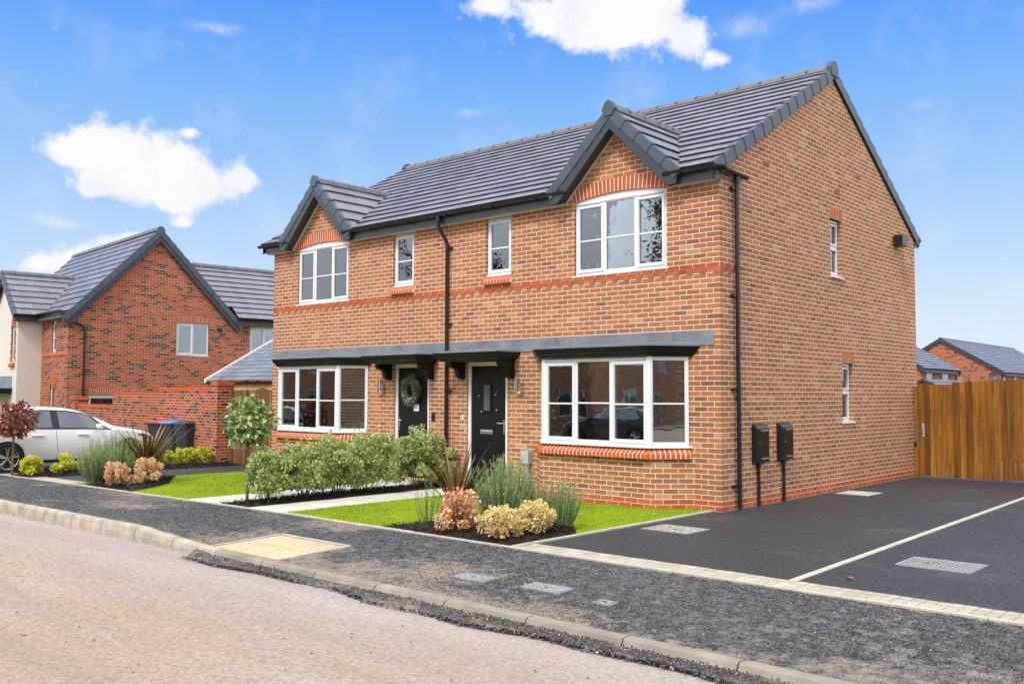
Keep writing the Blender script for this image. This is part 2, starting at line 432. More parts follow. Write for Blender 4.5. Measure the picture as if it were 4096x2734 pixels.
def wood_mat(name, c0=(0.13, 0.045, 0.008), c1=(0.36, 0.15, 0.022)):
    m, nt, b = new_mat(name)
    pos = geo_pos(nt)
    mp = N(nt, 'ShaderNodeMapping'); mp.inputs['Scale'].default_value = (14, 14, 0.9); L(nt, pos, mp.inputs[0])
    gr = noise(nt, 1.6, 6, mp.outputs[0], 0.6, 0.6)
    at = N(nt, 'ShaderNodeAttribute', attribute_name='tone')
    c = ramp(nt, gr, [(0.28, c0), (0.5, tuple((a+b_)/2 for a, b_ in zip(c0, c1))), (0.75, c1)])
    c = mixc(nt, 1.0, c, ramp(nt, at.outputs['Fac'], [(0, 0.5), (0.5, 0.95), (1, 1.25)]), 'MULTIPLY')
    # knots
    mp2 = N(nt, 'ShaderNodeMapping'); mp2.inputs['Scale'].default_value = (1, 1, 0.42); L(nt, pos, mp2.inputs[0])
    vo = N(nt, 'ShaderNodeTexVoronoi'); setin(vo, Scale=6.5, Randomness=1.0); L(nt, mp2.outputs[0], vo.inputs['Vector'])
    c = mixc(nt, ramp(nt, vo.outputs['Distance'], [(0.06, 0.85), (0.16, 0.0)]), c, (0.06, 0.02, 0.006))
    c = mixc(nt, ramp(nt, noise(nt, 1.1, 3, pos), [(0.5, 0.0), (0.75, 0.45)]), c, tuple(x*0.9 for x in c0))
    L(nt, c, b.inputs['Base Color']); b.inputs['Roughness'].default_value = 0.7; b.inputs['Specular IOR Level'].default_value = 0.25
    bump(nt, b, gr, 0.35, 0.006)
    MAT[name] = m
wood_mat('fence_wood', (0.14, 0.052, 0.008), (0.47, 0.195, 0.025)); wood_mat('gate_wood_old', (0.12, 0.06, 0.02), (0.33, 0.17, 0.055))

def leaf_mat(name, stops, rough=0.5, trans=0.3):
    m, nt, b = new_mat(name)
    at = N(nt, 'ShaderNodeAttribute', attribute_name='tone')
    c = ramp(nt, at.outputs['Fac'], stops)
    L(nt, c, b.inputs['Base Color']); b.inputs['Roughness'].default_value = rough
    b.inputs['Specular IOR Level'].default_value = 0.4
    tl = N(nt, 'ShaderNodeBsdfTranslucent'); L(nt, c, tl.inputs[0])
    mx = N(nt, 'ShaderNodeMixShader'); mx.inputs[0].default_value = trans
    L(nt, b.outputs[0], mx.inputs[1]); L(nt, tl.outputs[0], mx.inputs[2])
    L(nt, mx.outputs[0], nt.nodes['Material Output'].inputs['Surface'])
    MAT[name] = m
leaf_mat('leaf_variegated', [(0, (0.20, 0.29, 0.07)), (0.3, (0.44, 0.54, 0.17)), (0.65, (0.66, 0.72, 0.32)), (1, (0.88, 0.86, 0.52))])
leaf_mat('leaf_lavender', [(0, (0.13, 0.20, 0.08)), (0.6, (0.29, 0.40, 0.17)), (1, (0.50, 0.60, 0.28))])
leaf_mat('leaf_phormium', [(0, (0.07, 0.03, 0.02)), (0.4, (0.15, 0.065, 0.03)), (0.75, (0.13, 0.15, 0.05)), (0.93, (0.30, 0.22, 0.07)), (1, (0.62, 0.24, 0.05))], 0.35, 0.15)
leaf_mat('leaf_pink', [(0, (0.55, 0.16, 0.07)), (0.25, (0.88, 0.42, 0.26)), (0.55, (0.94, 0.66, 0.40)), (1, (0.96, 0.90, 0.58))])
leaf_mat('leaf_gold', [(0, (0.30, 0.26, 0.04)), (0.15, (0.80, 0.50, 0.18)), (0.45, (0.93, 0.78, 0.34)), (1, (0.96, 0.92, 0.62))])
leaf_mat('leaf_yellow', [(0, (0.20, 0.32, 0.01)), (0.35, (0.72, 0.74, 0.05)), (1, (0.95, 0.90, 0.20))])
leaf_mat('leaf_photinia', [(0, (0.10, 0.17, 0.04)), (0.4, (0.25, 0.38, 0.10)), (0.75, (0.48, 0.60, 0.26)), (0.95, (0.72, 0.76, 0.55)), (1, (0.55, 0.16, 0.10))], 0.35, 0.2)
leaf_mat('leaf_red', [(0, (0.10, 0.12, 0.03)), (0.35, (0.28, 0.09, 0.05)), (0.8, (0.46, 0.13, 0.08)), (1, (0.60, 0.26, 0.18))], 0.35, 0.2)
leaf_mat('grass_blade', [(0, (0.15, 0.25, 0.004)), (0.5, (0.31, 0.43, 0.012)), (1, (0.50, 0.60, 0.04))], 0.7, 0.35)
leaf_mat('fir_green', [(0, (0.08, 0.13, 0.06)), (1, (0.36, 0.46, 0.28))])
leaf_mat('chip', [(0, (0.010, 0.006, 0.005)), (0.7, (0.035, 0.019, 0.012)), (0.95, (0.09, 0.045, 0.025)), (1, (0.17, 0.09, 0.05))], 0.9, 0.0)
leaf_mat('tree_leaf', [(0, (0.03, 0.045, 0.01)), (1, (0.12, 0.14, 0.04))])

def ground_mat(name, c_lo, c_hi, dust=None, dust_lo=0.5, dust_hi=0.7, fine=90, rough=0.85, bs=0.6, bd=0.01, speck=None, dscale=0.5, grain=60.0, gw=0.35, kerb_dust=False, track=False):
    m, nt, b = new_mat(name)
    pos = geo_pos(nt)
    f1 = noise(nt, fine, 5, pos, 0.7)
    f2 = noise(nt, fine*0.33, 4, pos, 0.6)
    vg = N(nt, 'ShaderNodeTexVoronoi'); setin(vg, Scale=grain, Randomness=1.0); L(nt, pos, vg.inputs['Vector'])
    vs_ = N(nt, 'ShaderNodeSeparateColor'); L(nt, vg.outputs['Color'], vs_.inputs[0])
    mid = math_n(nt, 'ADD', math_n(nt, 'MULTIPLY', f1, 0.30), math_n(nt, 'ADD', math_n(nt, 'MULTIPLY', f2, 0.70-gw), math_n(nt, 'MULTIPLY', vs_.outputs[0], gw)))
    c = ramp(nt, mid, [(0.36, c_lo), (0.64, c_hi)])
    if dust:
        mp = N(nt, 'ShaderNodeMapping'); mp.inputs['Scale'].default_value = (1, 1.6, 1); L(nt, pos, mp.inputs[0])
        d = noise(nt, dscale, 6, mp.outputs[0], 0.68, 0.5)
        dd = math_n(nt, 'ADD', d, math_n(nt, 'MULTIPLY', math_n(nt, 'SUBTRACT', f2, 0.5), 0.35))
        if kerb_dust:
            sx_ = N(nt, 'ShaderNodeSeparateXYZ'); L(nt, pos, sx_.inputs[0])
            yk = math_n(nt, 'MULTIPLY', math_n(nt, 'SUBTRACT', -5.35, sx_.outputs[1]), 0.16, clamp=True)
            xk = ramp(nt, math_n(nt, 'MULTIPLY', math_n(nt, 'ADD', sx_.outputs[0], 5.0), 0.25, clamp=True), [(0.3, 0.25), (0.75, 1.0)])
            dd = math_n(nt, 'ADD', dd, math_n(nt, 'MULTIPLY', yk, xk))
        c = mixc(nt, ramp(nt, dd, [(dust_lo, 0.0), (dust_hi, 0.85)]), c, mixc(nt, 1.0, dust, ramp(nt, mid, [(0.3, 0.75), (0.7, 1.15)]), 'MULTIPLY'))
    if track:
        sx_ = N(nt, 'ShaderNodeSeparateXYZ'); L(nt, pos, sx_.inputs[0])
        wy_ = math_n(nt, 'ADD', sx_.outputs[1], math_n(nt, 'MULTIPLY', noise(nt, 0.5, 3, pos), 1.2))
        near = ramp(nt, math_n(nt, 'MULTIPLY', math_n(nt, 'ADD', wy_, 9.0), 0.33, clamp=True), [(0.45, 0.0), (1.0, 0.5)])
        c = mixc(nt, near, c, mixc(nt, 1.0, (0.40, 0.37, 0.375), ramp(nt, mid, [(0.3, 0.8), (0.7, 1.15)]), 'MULTIPLY'))
        mp3 = N(nt, 'ShaderNodeMapping'); mp3.inputs['Scale'].default_value = (0.12, 2.2, 1); L(nt, pos, mp3.inputs[0])
        c = mixc(nt, 1.0, c, ramp(nt, noise(nt, 1.0, 4, mp3.outputs[0]), [(0.3, 0.90), (0.7, 1.07)]), 'MULTIPLY')
    if speck:
        vo = N(nt, 'ShaderNodeTexVoronoi'); setin(vo, Scale=26.0); L(nt, pos, vo.inputs['Vector'])
        c = mixc(nt, ramp(nt, vo.outputs['Distance'], [(0.08, 0.8), (0.2, 0.0)]), c, speck)
    L(nt, c, b.inputs['Base Color']); b.inputs['Roughness'].default_value = rough; b.inputs['Specular IOR Level'].default_value = 0.35
    bump(nt, b, mid, bs, bd)
    MAT[name] = m
ground_mat('road_surface', (0.27, 0.20, 0.145), (0.45, 0.345, 0.26), (0.42, 0.365, 0.335), 0.52, 0.72, fine=75, bs=0.35, bd=0.006, dscale=0.3, gw=0.12, track=True)
ground_mat('pavement_asphalt', (0.018, 0.018, 0.022), (0.15, 0.145, 0.15), (0.30, 0.245, 0.195), 0.52, 0.66, fine=30, bs=1.0, bd=0.025, dscale=0.38, gw=0.25, kerb_dust=True)
ground_mat('drive_asphalt', (0.016, 0.016, 0.019), (0.058, 0.060, 0.070), (0.095, 0.088, 0.08), 0.53, 0.75, fine=70, bs=0.6, bd=0.006, rough=0.58, grain=75.0, gw=0.2, dscale=0.6)
ground_mat('fillet_asphalt', (0.05, 0.046, 0.046), (0.17, 0.15, 0.14), (0.32, 0.25, 0.20), 0.5, 0.66, fine=30, bs=1.0, bd=0.03, dscale=1.2)
ground_mat('soil', (0.012, 0.008, 0.006), (0.035, 0.022, 0.015), fine=50, bs=1.0, bd=0.03)
ground_mat('turf', (0.22, 0.31, 0.006), (0.36, 0.46, 0.012), fine=60, bs=0.6, bd=0.02)
ground_mat('field', (0.08, 0.12, 0.02), (0.14, 0.17, 0.05), (0.2, 0.17, 0.10), fine=20)
ground_mat('tactile', (0.54, 0.42, 0.26), (0.64, 0.51, 0.335), (0.42, 0.29, 0.18), 0.52, 0.72, fine=18, bs=0.2, dscale=1.6)

def paving_mat(name, c_lo, c_hi, joint, bw, rh, ms=0.006, off=0.5):
    m, nt, b = new_mat(name)
    uv = N(nt, 'ShaderNodeUVMap').outputs[0]
    br = N(nt, 'ShaderNodeTexBrick'); br.offset = off
    setin(br, Color1=(0, 0, 0, 1), Color2=(1, 1, 1, 1), Mortar=(0, 0, 0, 1), Scale=1.0, Mortar_Size=ms, Mortar_Smooth=0.2, Brick_Width=bw, Row_Height=rh)
    L(nt, uv, br.inputs['Vector'])
    sc = N(nt, 'ShaderNodeSeparateColor'); L(nt, br.outputs['Color'], sc.inputs[0])
    c = ramp(nt, sc.outputs[0], [(0, c_lo), (1, c_hi)])
    n3 = noise(nt, 7, 6, uv, 0.7)
    c = mixc(nt, 1.0, c, ramp(nt, n3, [(0.3, 0.80), (0.7, 1.1)]), 'MULTIPLY')
    c = mixc(nt, br.outputs['Fac'], c, joint)
    L(nt, c, b.inputs['Base Color']); b.inputs['Roughness'].default_value = 0.85
    bump(nt, b, math_n(nt, 'SUBTRACT', math_n(nt, 'MULTIPLY', n3, 0.3), br.outputs['Fac']), 0.5, 0.006)
    MAT[name] = m
paving_mat('path_slab', (0.60, 0.57, 0.50), (0.70, 0.67, 0.60), (0.34, 0.31, 0.26), 0.6, 0.45)
paving_mat('paver', (0.40, 0.36, 0.28), (0.54, 0.48, 0.38), (0.22, 0.18, 0.14), 0.2, 0.165, 0.005)
paving_mat('inspection', (0.36, 0.33, 0.28), (0.42, 0.39, 0.34), (0.16, 0.14, 0.12), 0.1, 0.1, 0.006)

# ================================================================== SETTING
def sheet(name, mat, xs, ys, zf, label=None, uv=None, kind='structure', thick=0.0):
    mb = MB(); nx = len(xs); idx = {}
    for i, x in enumerate(xs):
        for j, y in enumerate(ys):
            idx[i, j] = len(mb.v); mb.v.append((x, y, zf(x, y)))
    for i in range(nx-1):
        for j in range(len(ys)-1):
            mb.f.append((idx[i, j], idx[i+1, j], idx[i+1, j+1], idx[i, j+1]))
    o = mb.build(name, MAT[mat], None, uv=uv, fix=False)
    return tag(o, label, kind=kind)
def lin(a, b, n): return [a+(b-a)*k/n for k in range(n+1)]
far = [-1500, -600, -250, -120, -80, -60, -50]
gx = far+lin(-45, 45, 45)+[60, 80, 120, 250, 600, 1500]
gy = [-1500, -600, -250, -120, -80, -60, -50]+lin(-45, 75, 60)+[90, 120, 250, 600, 1500]
sheet('ground', 'field', gx, gy, lambda x, y: gz(x, y)-0.2-(0.12 if y < -6.3 else 0))

E_Y = -4.35          # back of the pavement
K_Y = -6.42          # face of the kerb
# road
sheet('road', 'road_surface', [-90]+lin(-60, 60, 60)+[90], [-19.0, -14, -12, -10, -8.5, -7.5, K_Y+0.05], lambda x, y: road_z(x)-0.02*math.sin(min(max((K_Y-y)/3, 0), 1)*PI/2)*0)
# verge beyond the road, behind the camera
sheet('far_pavement', 'pavement_asphalt', lin(-60, 60, 20), [-60, -30, -22, -19.0], lambda x, y: road_z(x)+0.04)
# pavement
sheet('pavement', 'pavement_asphalt', [-60, -40]+lin(-30, 14, 110)+[25, 45], [K_Y+0.1]+lin(-6.25, E_Y, 8), pav_z)
# plot base under gardens
sheet('driveway', 'drive_asphalt', lin(-0.12, 14, 14), lin(E_Y, 8.3, 12), lambda x, y: 0.0)
sheet('neighbour_driveway', 'drive_asphalt', lin(-24, -11.24, 12), lin(E_Y, 3.2, 8), lambda x, y: base_z(x))
sheet('back_yard', 'back_paving', [-0.2, 2, 6, 14], [8.3, 9, 12, 14], lambda x, y: 0.004)
# soft ground bases
def poly_sheet(name, mat, pts, dz, uv=None, kind='structure', label=None, dome=0.0):
    mb = MB(); cx = sum(p[0] for p in pts)/len(pts); cy = sum(p[1] for p in pts)/len(pts)
    n = len(pts); rings = [1.0, 0.8, 0.55, 0.3]
    for s in rings:
        h = dome*(1-s*s)
        for x, y in pts:
            X = cx+(x-cx)*s; Y = cy+(y-cy)*s; mb.v.append((X, Y, base_z(X)+dz+h))
    mb.v.append((cx, cy, base_z(cx)+dz+dome))
    for r in range(3):
        for k in range(n):
            j = (k+1) % n; mb.f.append((r*n+k, r*n+j, (r+1)*n+j, (r+1)*n+k))
    for k in range(n): mb.f.append((3*n+k, 3*n+(k+1) % n, 4*n))
    o = mb.build(name, MAT[mat], None, uv=uv, fix=False)
    return tag(o, label, kind=kind)
def grow(a, b, n=6): return [(a[0]+(b[0]-a[0])*k/n, a[1]+(b[1]-a[1])*k/n) for k in range(n)]
LAWN_R = [(-4.42, E_Y), (-0.17, E_Y), (-0.17, -0.0), (-4.42, -0.0)]
LAWN_L = [(-11.25, E_Y), (-7.08, E_Y), (-7.08, -0.0), (-11.32, -0.0), (-11.5, -1.5)]
poly_sheet('lawn', 'turf', LAWN_R, 0.012)
poly_sheet('lawn', 'turf', LAWN_L, 0.012)
BED_R = [(-2.35, E_Y+.01), (-0.18, E_Y+.01), (-0.18, -3.15), (-0.42, -2.85), (-0.9, -2.6), (-1.35, -2.55), (-1.85, -2.95), (-2.2, -3.6)]
BED_L = [(-10.75, E_Y+.01), (-8.95, E_Y+.01), (-9.3, -3.75), (-9.8, -3.2), (-10.4, -2.8), (-11.0, -2.45), (-11.38, -2.2), (-11.42, -3.0), (-11.1, -3.8)]
BED_M = [(-6.13, E_Y+.01), (-5.34, E_Y+.01), (-5.34, -0.02), (-6.13, -0.02)]
BED_N = [(-14.35, E_Y+.01), (-13.35, E_Y+.01), (-13.45, 0.6), (-14.4, 0.6)]
poly_sheet('planting_bed', 'soil', BED_R, 0.02, dome=0.05)
poly_sheet('planting_bed', 'soil', BED_L, 0.02, dome=0.05)
poly_sheet('planting_bed', 'soil', BED_M, 0.016, dome=0.04)
poly_sheet('planting_bed', 'soil', BED_N, 0.016, dome=0.03)
# slab paths
for x0, x1 in ((-7.08, -6.13), (-5.34, -4.42)):
    sheet('path', 'path_slab', lin(x0, x1, 2), lin(E_Y+.02, -0.0, 6), lambda x, y: base_z(x)+0.014, uv=(0, 0, 0))
# paver strips with a light edging
def strip_box(mb, x0, x1, y0, y1, dz0, dz1, seg=1.0, zf=base_z):
    n = max(1, int(abs(x1-x0)/seg))
    for k in range(n):
        a = x0+(x1-x0)*k/n; b = x0+(x1-x0)*(k+1)/n
        mb.hexa([(a, y0, zf(a)+dz0), (b, y0, zf(b)+dz0), (b, y1, zf(b)+dz0), (a, y1, zf(a)+dz0), (a, y0, zf(a)+dz1), (b, y0, zf(b)+dz1), (b, y1, zf(b)+dz1), (a, y1, zf(a)+dz1)])
rng = random.Random(3)
def pavers(name, x0, x1, y0, y1):
    mb = MB(); n = int((x1-x0)/0.2); rows = 2; h = (y1-y0)/rows
    for r in range(rows):
        for k in range(n+1):
            a = x0+k*0.2+(0.1 if r else 0); b = min(a+0.194, x1)
            if b-a < 0.03: continue
            t = rng.uniform(-0.002, 0.002)
            mb.box(a, b, y0+r*h+0.002, y0+(r+1)*h-0.003, base_z(a)-0.04, base_z(a)+0.012+t)
    mb.build(name, MAT['paver'], None, uv=(0, 0, 0), bevel=0.004)['kind'] = 'structure'
pavers('paver_strip', -0.2, 13.9, E_Y+0.03, E_Y+0.36)
pavers('paver_strip', -24, -10.9, E_Y+0.03, E_Y+0.36)
mb = MB()
x = -30.0
while x < 14:
    L_ = 0.912; strip = (x, min(x+L_-0.006, 14))
    w = rng.uniform(-0.004, 0.004)
    strip_box(mb, strip[0], strip[1], E_Y-0.025+w, E_Y+0.025+w, -0.1, 0.02+rng.uniform(-.003, .003))
    x += L_
mb.build('edging', MAT['edging'], None, bevel=0.006)['kind'] = 'structure'
mb = MB()
y = E_Y+0.03
while y < -0.02:
    w = rng.uniform(-0.003, 0.003)
    mb.box(-0.175+w, -0.125+w, y, min(y+0.906, -0.01), -0.1, 0.022); y += 0.912
mb.build('edging', MAT['edging'], None, bevel=0.006)['kind'] = 'structure'
# block line between the two drives
mb = MB(); y = E_Y+0.05
while y < 7.9:
    xx = 2.93-0.025*(y+4)-0.0*y
    mb.hexa([(xx-0.036, y, -0.05), (xx+0.036, y, -0.05), (xx+0.031, y+0.196, -0.05), (xx-0.041, y+0.196, -0.05), (xx-0.036, y, 0.012), (xx+0.036, y, 0.012), (xx+0.031, y+0.196, 0.012), (xx-0.041, y+0.196, 0.012)])
    y += 0.2
mb.build('edging', MAT['edging'], None, bevel=0.004)['kind'] = 'structure'

# kerbs
mb = MB()
def kerb_piece(mb, a, b):
    def sec(x):
        zt = kerb_top(x); zb = road_z(x)-0.12; up = max(zt-(road_z(x)), 0.03)
        r = min(0.03, up*0.5)
        return [(x, K_Y-0.03, zb), (x, K_Y-0.022, zt-up*0.6), (x, K_Y-0.008, zt-r*1.1), (x, K_Y+0.004, zt-r*0.35), (x, K_Y+0.022, zt), (x, K_Y+0.10, zt), (x, K_Y+0.10, zb)]
    mb.loft([sec(a), sec(b)])
mb2 = MB()
x = -34.0
while x < 18:
    ln = 0.608 if x < -9.2 else 0.912
    if -5.25 < x < -4.35: ln = 0.912
    kerb_piece(mb if x < -3.3 else mb2, x+0.006, x+ln-0.008); x += ln
mb.build('kerb', MAT['concrete'], None)['kind'] = 'structure'
mb2.build('kerb', MAT['dusty_concrete'], None)['kind'] = 'structure'

# rough tarmac fillet along the dropped kerb
mb = MB(); prev = None; rr = random.Random(5)
xs = lin(-3.05, 18, 700); off = 0.0
rows = []
for k, x in enumerate(xs):
    off = off*0.86+rr.uniform(-0.013, 0.013)
    t = min((x+3.05)/0.5, 1)
    w = (0.19+0.045*math.sin(x*1.7)+0.02*math.sin(x*5.1)+off)*(0.35+0.65*t)
    zk = kerb_top(x)-0.028*t-0.02; zr = road_z(x)
    e = rr.uniform(-0.006, 0.006)
    ring = [(x, K_Y-0.01, zk), (x, K_Y-w*0.35, zk-0.004+rr.uniform(-.004, .004)), (x, K_Y-w*0.7, zk-0.012+rr.uniform(-.006, .006)),
            (x+e, K_Y-w, zr+0.030+rr.uniform(-.010, .012)), (x+e*2, K_Y-w-0.03-rr.uniform(0, .025), zr+0.004), (x, K_Y-w-0.06, zr-0.03)]
    rows.append(ring)
mb.loft(rows, closed=False)
mb.build('tarmac_fillet', MAT['fillet_asphalt'], None, fix=False)['kind'] = 'structure'

# ================================================================== HOUSE
def wall_cells(mb, a0, a1, z0, z1, holes, plane, depth=0.11):
    """plane(a, d, z) -> point. rectangles with openings and reveals"""
    A = sorted({a0, a1}|{h[0] for h in holes}|{h[1] for h in holes}); Z = sorted({z0, z1}|{h[2] for h in holes}|{h[3] for h in holes})
    A = [a for a in A if a0 <= a <= a1]; Z = [z for z in Z if z0 <= z <= z1]
    for i in range(len(A)-1):
        for j in range(len(Z)-1):
            am, zm = (A[i]+A[i+1])/2, (Z[j]+Z[j+1])/2
            if any(h[0] < am < h[1] and h[2] < zm < h[3] for h in holes): continue
            mb.face([plane(A[i], 0, Z[j]), plane(A[i+1], 0, Z[j]), plane(A[i+1], 0, Z[j+1]), plane(A[i], 0, Z[j+1])])
    for h in holes:
        x0, x1, y0, y1 = h[:4]
        mb.face([plane(x0, 0, y0), plane(x0, depth, y0), plane(x0, depth, y1), plane(x0, 0, y1)])
        mb.face([plane(x1, 0, y0), plane(x1, 0, y1), plane(x1, depth, y1), plane(x1, depth, y0)])
        mb.face([plane(x0, 0, y1), plane(x0, depth, y1), plane(x1, depth, y1), plane(x1, 0, y1)])
        mb.face([plane(x0, 0, y0), plane(x1, 0, y0), plane(x1, depth, y0), plane(x0, depth, y0)])

def room(parent, P0, U, W, w, z0, z1, depth=1.8, back='interior', mirror=False):
    """open box behind a window; U along wall, W into the house"""
    mb = MB().frame(P0, U, W)
    mb.face([(-.3, depth, z0-.3), (w+.3, depth, z0-.3), (w+.3, depth, z1+.2), (-.3, depth, z1+.2)])
    mb.face([(-.3, 0, z0-.3), (-.3, depth, z0-.3), (-.3, depth, z1+.2), (-.3, 0, z1+.2)])
    mb.face([(w+.3, 0, z0-.3), (w+.3, depth, z0-.3), (w+.3, depth, z1+.2), (w+.3, 0, z1+.2)])
    mb.face([(-.3, 0, z1+.2), (w+.3, 0, z1+.2), (w+.3, depth, z1+.2), (-.3, depth, z1+.2)])
    mb.face([(-.3, 0, z0-.3), (w+.3, 0, z0-.3), (w+.3, depth, z0-.3), (-.3, depth, z0-.3)])
    return mb.build('room_lining', MAT[back], parent, fix=False)

def window(parent, O, U, W, w, h, lights, bar=True, sill=True, vent=True, blind=None, name='window', sill_ext=0.05, frosted=False, barz=0.47, sill_d=0.05):
    """O: lower left outer corner of the frame face; U right, W inwards"""
    fr = MB().frame(O, U, W); pn = MB().frame(O, U, W)
    f = 0.05
    fr.box(0, w, 0, .06, 0, f); fr.box(0, w, 0, .06, h-f, h); fr.box(0, f, 0.001, .06, f, h-f); fr.box(w-f, w, 0.001, .06, f, h-f)
    for i, (x0, x1, op) in enumerate(lights):
        if i: fr.box(x0-0.025, x0+0.025, 0.0015, .06, f, h-f)
        a = x0+(f if i == 0 else 0.025); b = x1-(f if i == len(lights)-1 else 0.025)
        z0, z1 = f, h-f
        if op:
            s = 0.042; g = 0.012
            A, B, C, D = a-g, b+g, z0-g, z1+g-(0.03 if vent else 0)
            for q in ((A, B, C, C+s), (A, B, D-s, D), (A, A+s, C+s, D-s), (B-s, B, C+s, D-s)):
                fr.box(q[0], q[1], -0.016, .03, q[2], q[3])
            if vent: fr.box(a, b, 0.002, .06, D, z1)
            a, b, z0, z1 = A+s, B-s, C+s, D-s
        # glazing bead
        q = 0.010
        for r in ((a, b, z0, z0+q), (a, b, z1-q, z1), (a, a+q, z0+q, z1-q), (b-q, b, z0+q, z1-q)):
            fr.box(r[0], r[1], 0.004 if not op else -0.006, .03, r[2], r[3])
        if bar:
            zb = z0+(z1-z0)*barz
            fr.box(a+q, b-q, 0.006 if not op else -0.004, .028, zb-0.0125, zb+0.0125)
        pn.box(a+0.002, b-0.002, 0.018, .026, z0+0.002, z1-0.002)
    F = fr.build(name, MAT['upvc'], parent, bevel=0.0035)
    pn.build('pane', MAT['glass'], F)
    if vent:
        for (x0, x1, op) in lights:
            if op:
                v = MB().frame(O, U, W); v.box(x0+0.07, x1-0.07, -0.028, 0.0, h-f+0.004, h-f+0.02); v.build('trickle_vent', MAT['upvc'], F)
    if sill:
        s = MB().frame(O, U, W); s.prism([(-sill_d, -0.028), (0.03, -0.028), (0.03, -0.001), (-sill_d+0.01, -0.008), (-sill_d, -0.012)], -sill_ext, w+sill_ext, 'x')
        s.build('sill', MAT['upvc'], F)
    if frosted:
        c = MB().frame(O, U, W); c.box(f, w-f, 0.05, 0.055, f, h-f); c.build('frosted_film', MAT['frosted'], F)
    if blind == 'roller':
        c = MB().frame(O, U, W)
        for x0, x1, op in lights:
            a, b = x0+0.07, x1-0.07
            n = 14; zt = h-0.06; zb = f+0.14
            for k in range(n):
                z = zb+0.03+(zt-zb)*k/n
                c.box(a, b, 0.075+0.004*(k % 2), 0.08+0.004*(k % 2), z, z+(zt-zb)/n-0.006)
            for k in range(10):      # scalloped hem
                t0 = k/10; t1 = (k+1)/10
                d0 = math.sin(t0*PI)*0.10; d1 = math.sin(t1*PI)*0.10
                c.face([(a+(b-a)*t0, 0.074, zb+0.05-d0), (a+(b-a)*t1, 0.074, zb+0.05-d1), (a+(b-a)*t1, 0.074, zb+0.09), (a+(b-a)*t0, 0.074, zb+0.09)])
        c.build('blind', MAT['blind_grey'], F)
    if blind == 'slats':
        c = MB().frame(O, U, W); n = int((h-.1)/0.062)
        for k in range(n):
            z = f+0.03+k*0.062
            c.hexa([(f+.03, .085, z), (w-f-.03, .085, z), (w-f-.03, .12, z+.022), (f+.03, .12, z+.022), (f+.03, .085, z+.004), (w-f-.03, .085, z+.004), (w-f-.03, .12, z+.026), (f+.03, .12, z+.026)])
        c.build('blind', MAT['blind_light'], F)
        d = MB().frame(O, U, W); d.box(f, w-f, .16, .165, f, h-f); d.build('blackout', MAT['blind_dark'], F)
    if blind == 'grey_slats':
        c = MB().frame(O, U, W); n = int((h-.1)/0.045)
        for k in range(n):
            z = f+0.03+k*0.045; c.box(f+.02, w-f-.02, .07+0.006*(k % 2), .075+0.006*(k % 2), z, z+.04)
        c.build('blind', MAT['blind_grey'], F)
    return F

def three(w, a=0.33, b=0.345): return [(0, w*a, True), (w*a, w*(a+b), False), (w*(a+b), w, True)]

# --- roof slope with stepped tile courses
def tiles(mb, x0, x1, e_yz, r_yz, g=0.345, lip=0.062, low=0.024, under=0.012, axis='x', start=0, flip=False):
    """courses run along x (or y); e_yz eave point, r_yz ridge point"""
    e = Vector((0, e_yz[0], e_yz[1])); r = Vector((0, r_yz[0], r_yz[1])); d = (r-e); ln = d.length; d /= ln
    nrm = Vector((0, -d.z, d.y))
    if nrm.z < 0: nrm = -nrm
    n = max(1, round(ln/g)); g = ln/n
    prof = []
    for k in range(n):
        s = k*g
        prof += [(s+0.07, under), (s+0.02, under+0.012), (s+.004, lip-.012), (s, lip), (s+g+0.06 if k < n-1 else ln, low if k < n-1 else low)]
    pts = [e+d*s+nrm*h for s, h in prof]
    i = len(mb.v)
    def m(x, p): return (x, p.y, p.z) if axis == 'x' else (p.y, x, p.z)
    for x in (x0, x1):
        mb.v += [tuple(mb.P(m(x, p))) for p in pts]
    n_ = len(pts)
    uvs = []
    for k in range(n_-1):
        mb.f.append((i+k, i+n_+k, i+n_+k+1, i+k+1) if not flip else (i+k+1, i+n_+k+1, i+n_+k, i+k))
        uvs.append(((x0, prof[k][0]), (x1, prof[k][0]), (x1, prof[k+1][0]), (x0, prof[k+1][0])) if not flip else ((x0, prof[k+1][0]), (x1, prof[k+1][0]), (x1, prof[k][0]), (x0, prof[k][0])))
    if not hasattr(mb, 'uvs'): mb.uvs = []
    mb.uvs += uvs
    return g
def tile_obj(mb, name, parent, mat='roof_tile'):
    off = origin_of(parent)
    me = bpy.data.meshes.new(name); me.from_pydata([(a-off.x, b-off.y, c-off.z) for a, b, c in mb.v], [], mb.f)
    lay = me.uv_layers.new(name='UVMap'); k = 0
    for p, u in zip(me.polygons, mb.uvs):
        for li, q in zip(p.loop_indices, u): lay.data[li].uv = q
    me.materials.append(MAT[mat]); me.update()
    o = bpy.data.objects.new(name, me); scene.collection.objects.link(o); o.parent = parent
    return o
def underlay(mb, x0, x1, e, r, th=0.05, axis='x'):
    """thin slab under the tiles"""
    def m(x, p, dz): return (x, p[0], p[1]+dz) if axis == 'x' else (p[0], x, p[1]+dz)
    mb.hexa([m(x0, e, -th), m(x1, e, -th), m(x1, r, -th), m(x0, r, -th), m(x0, e, 0), m(x1, e, 0), m(x1, r, 0), m(x0, r, 0)])
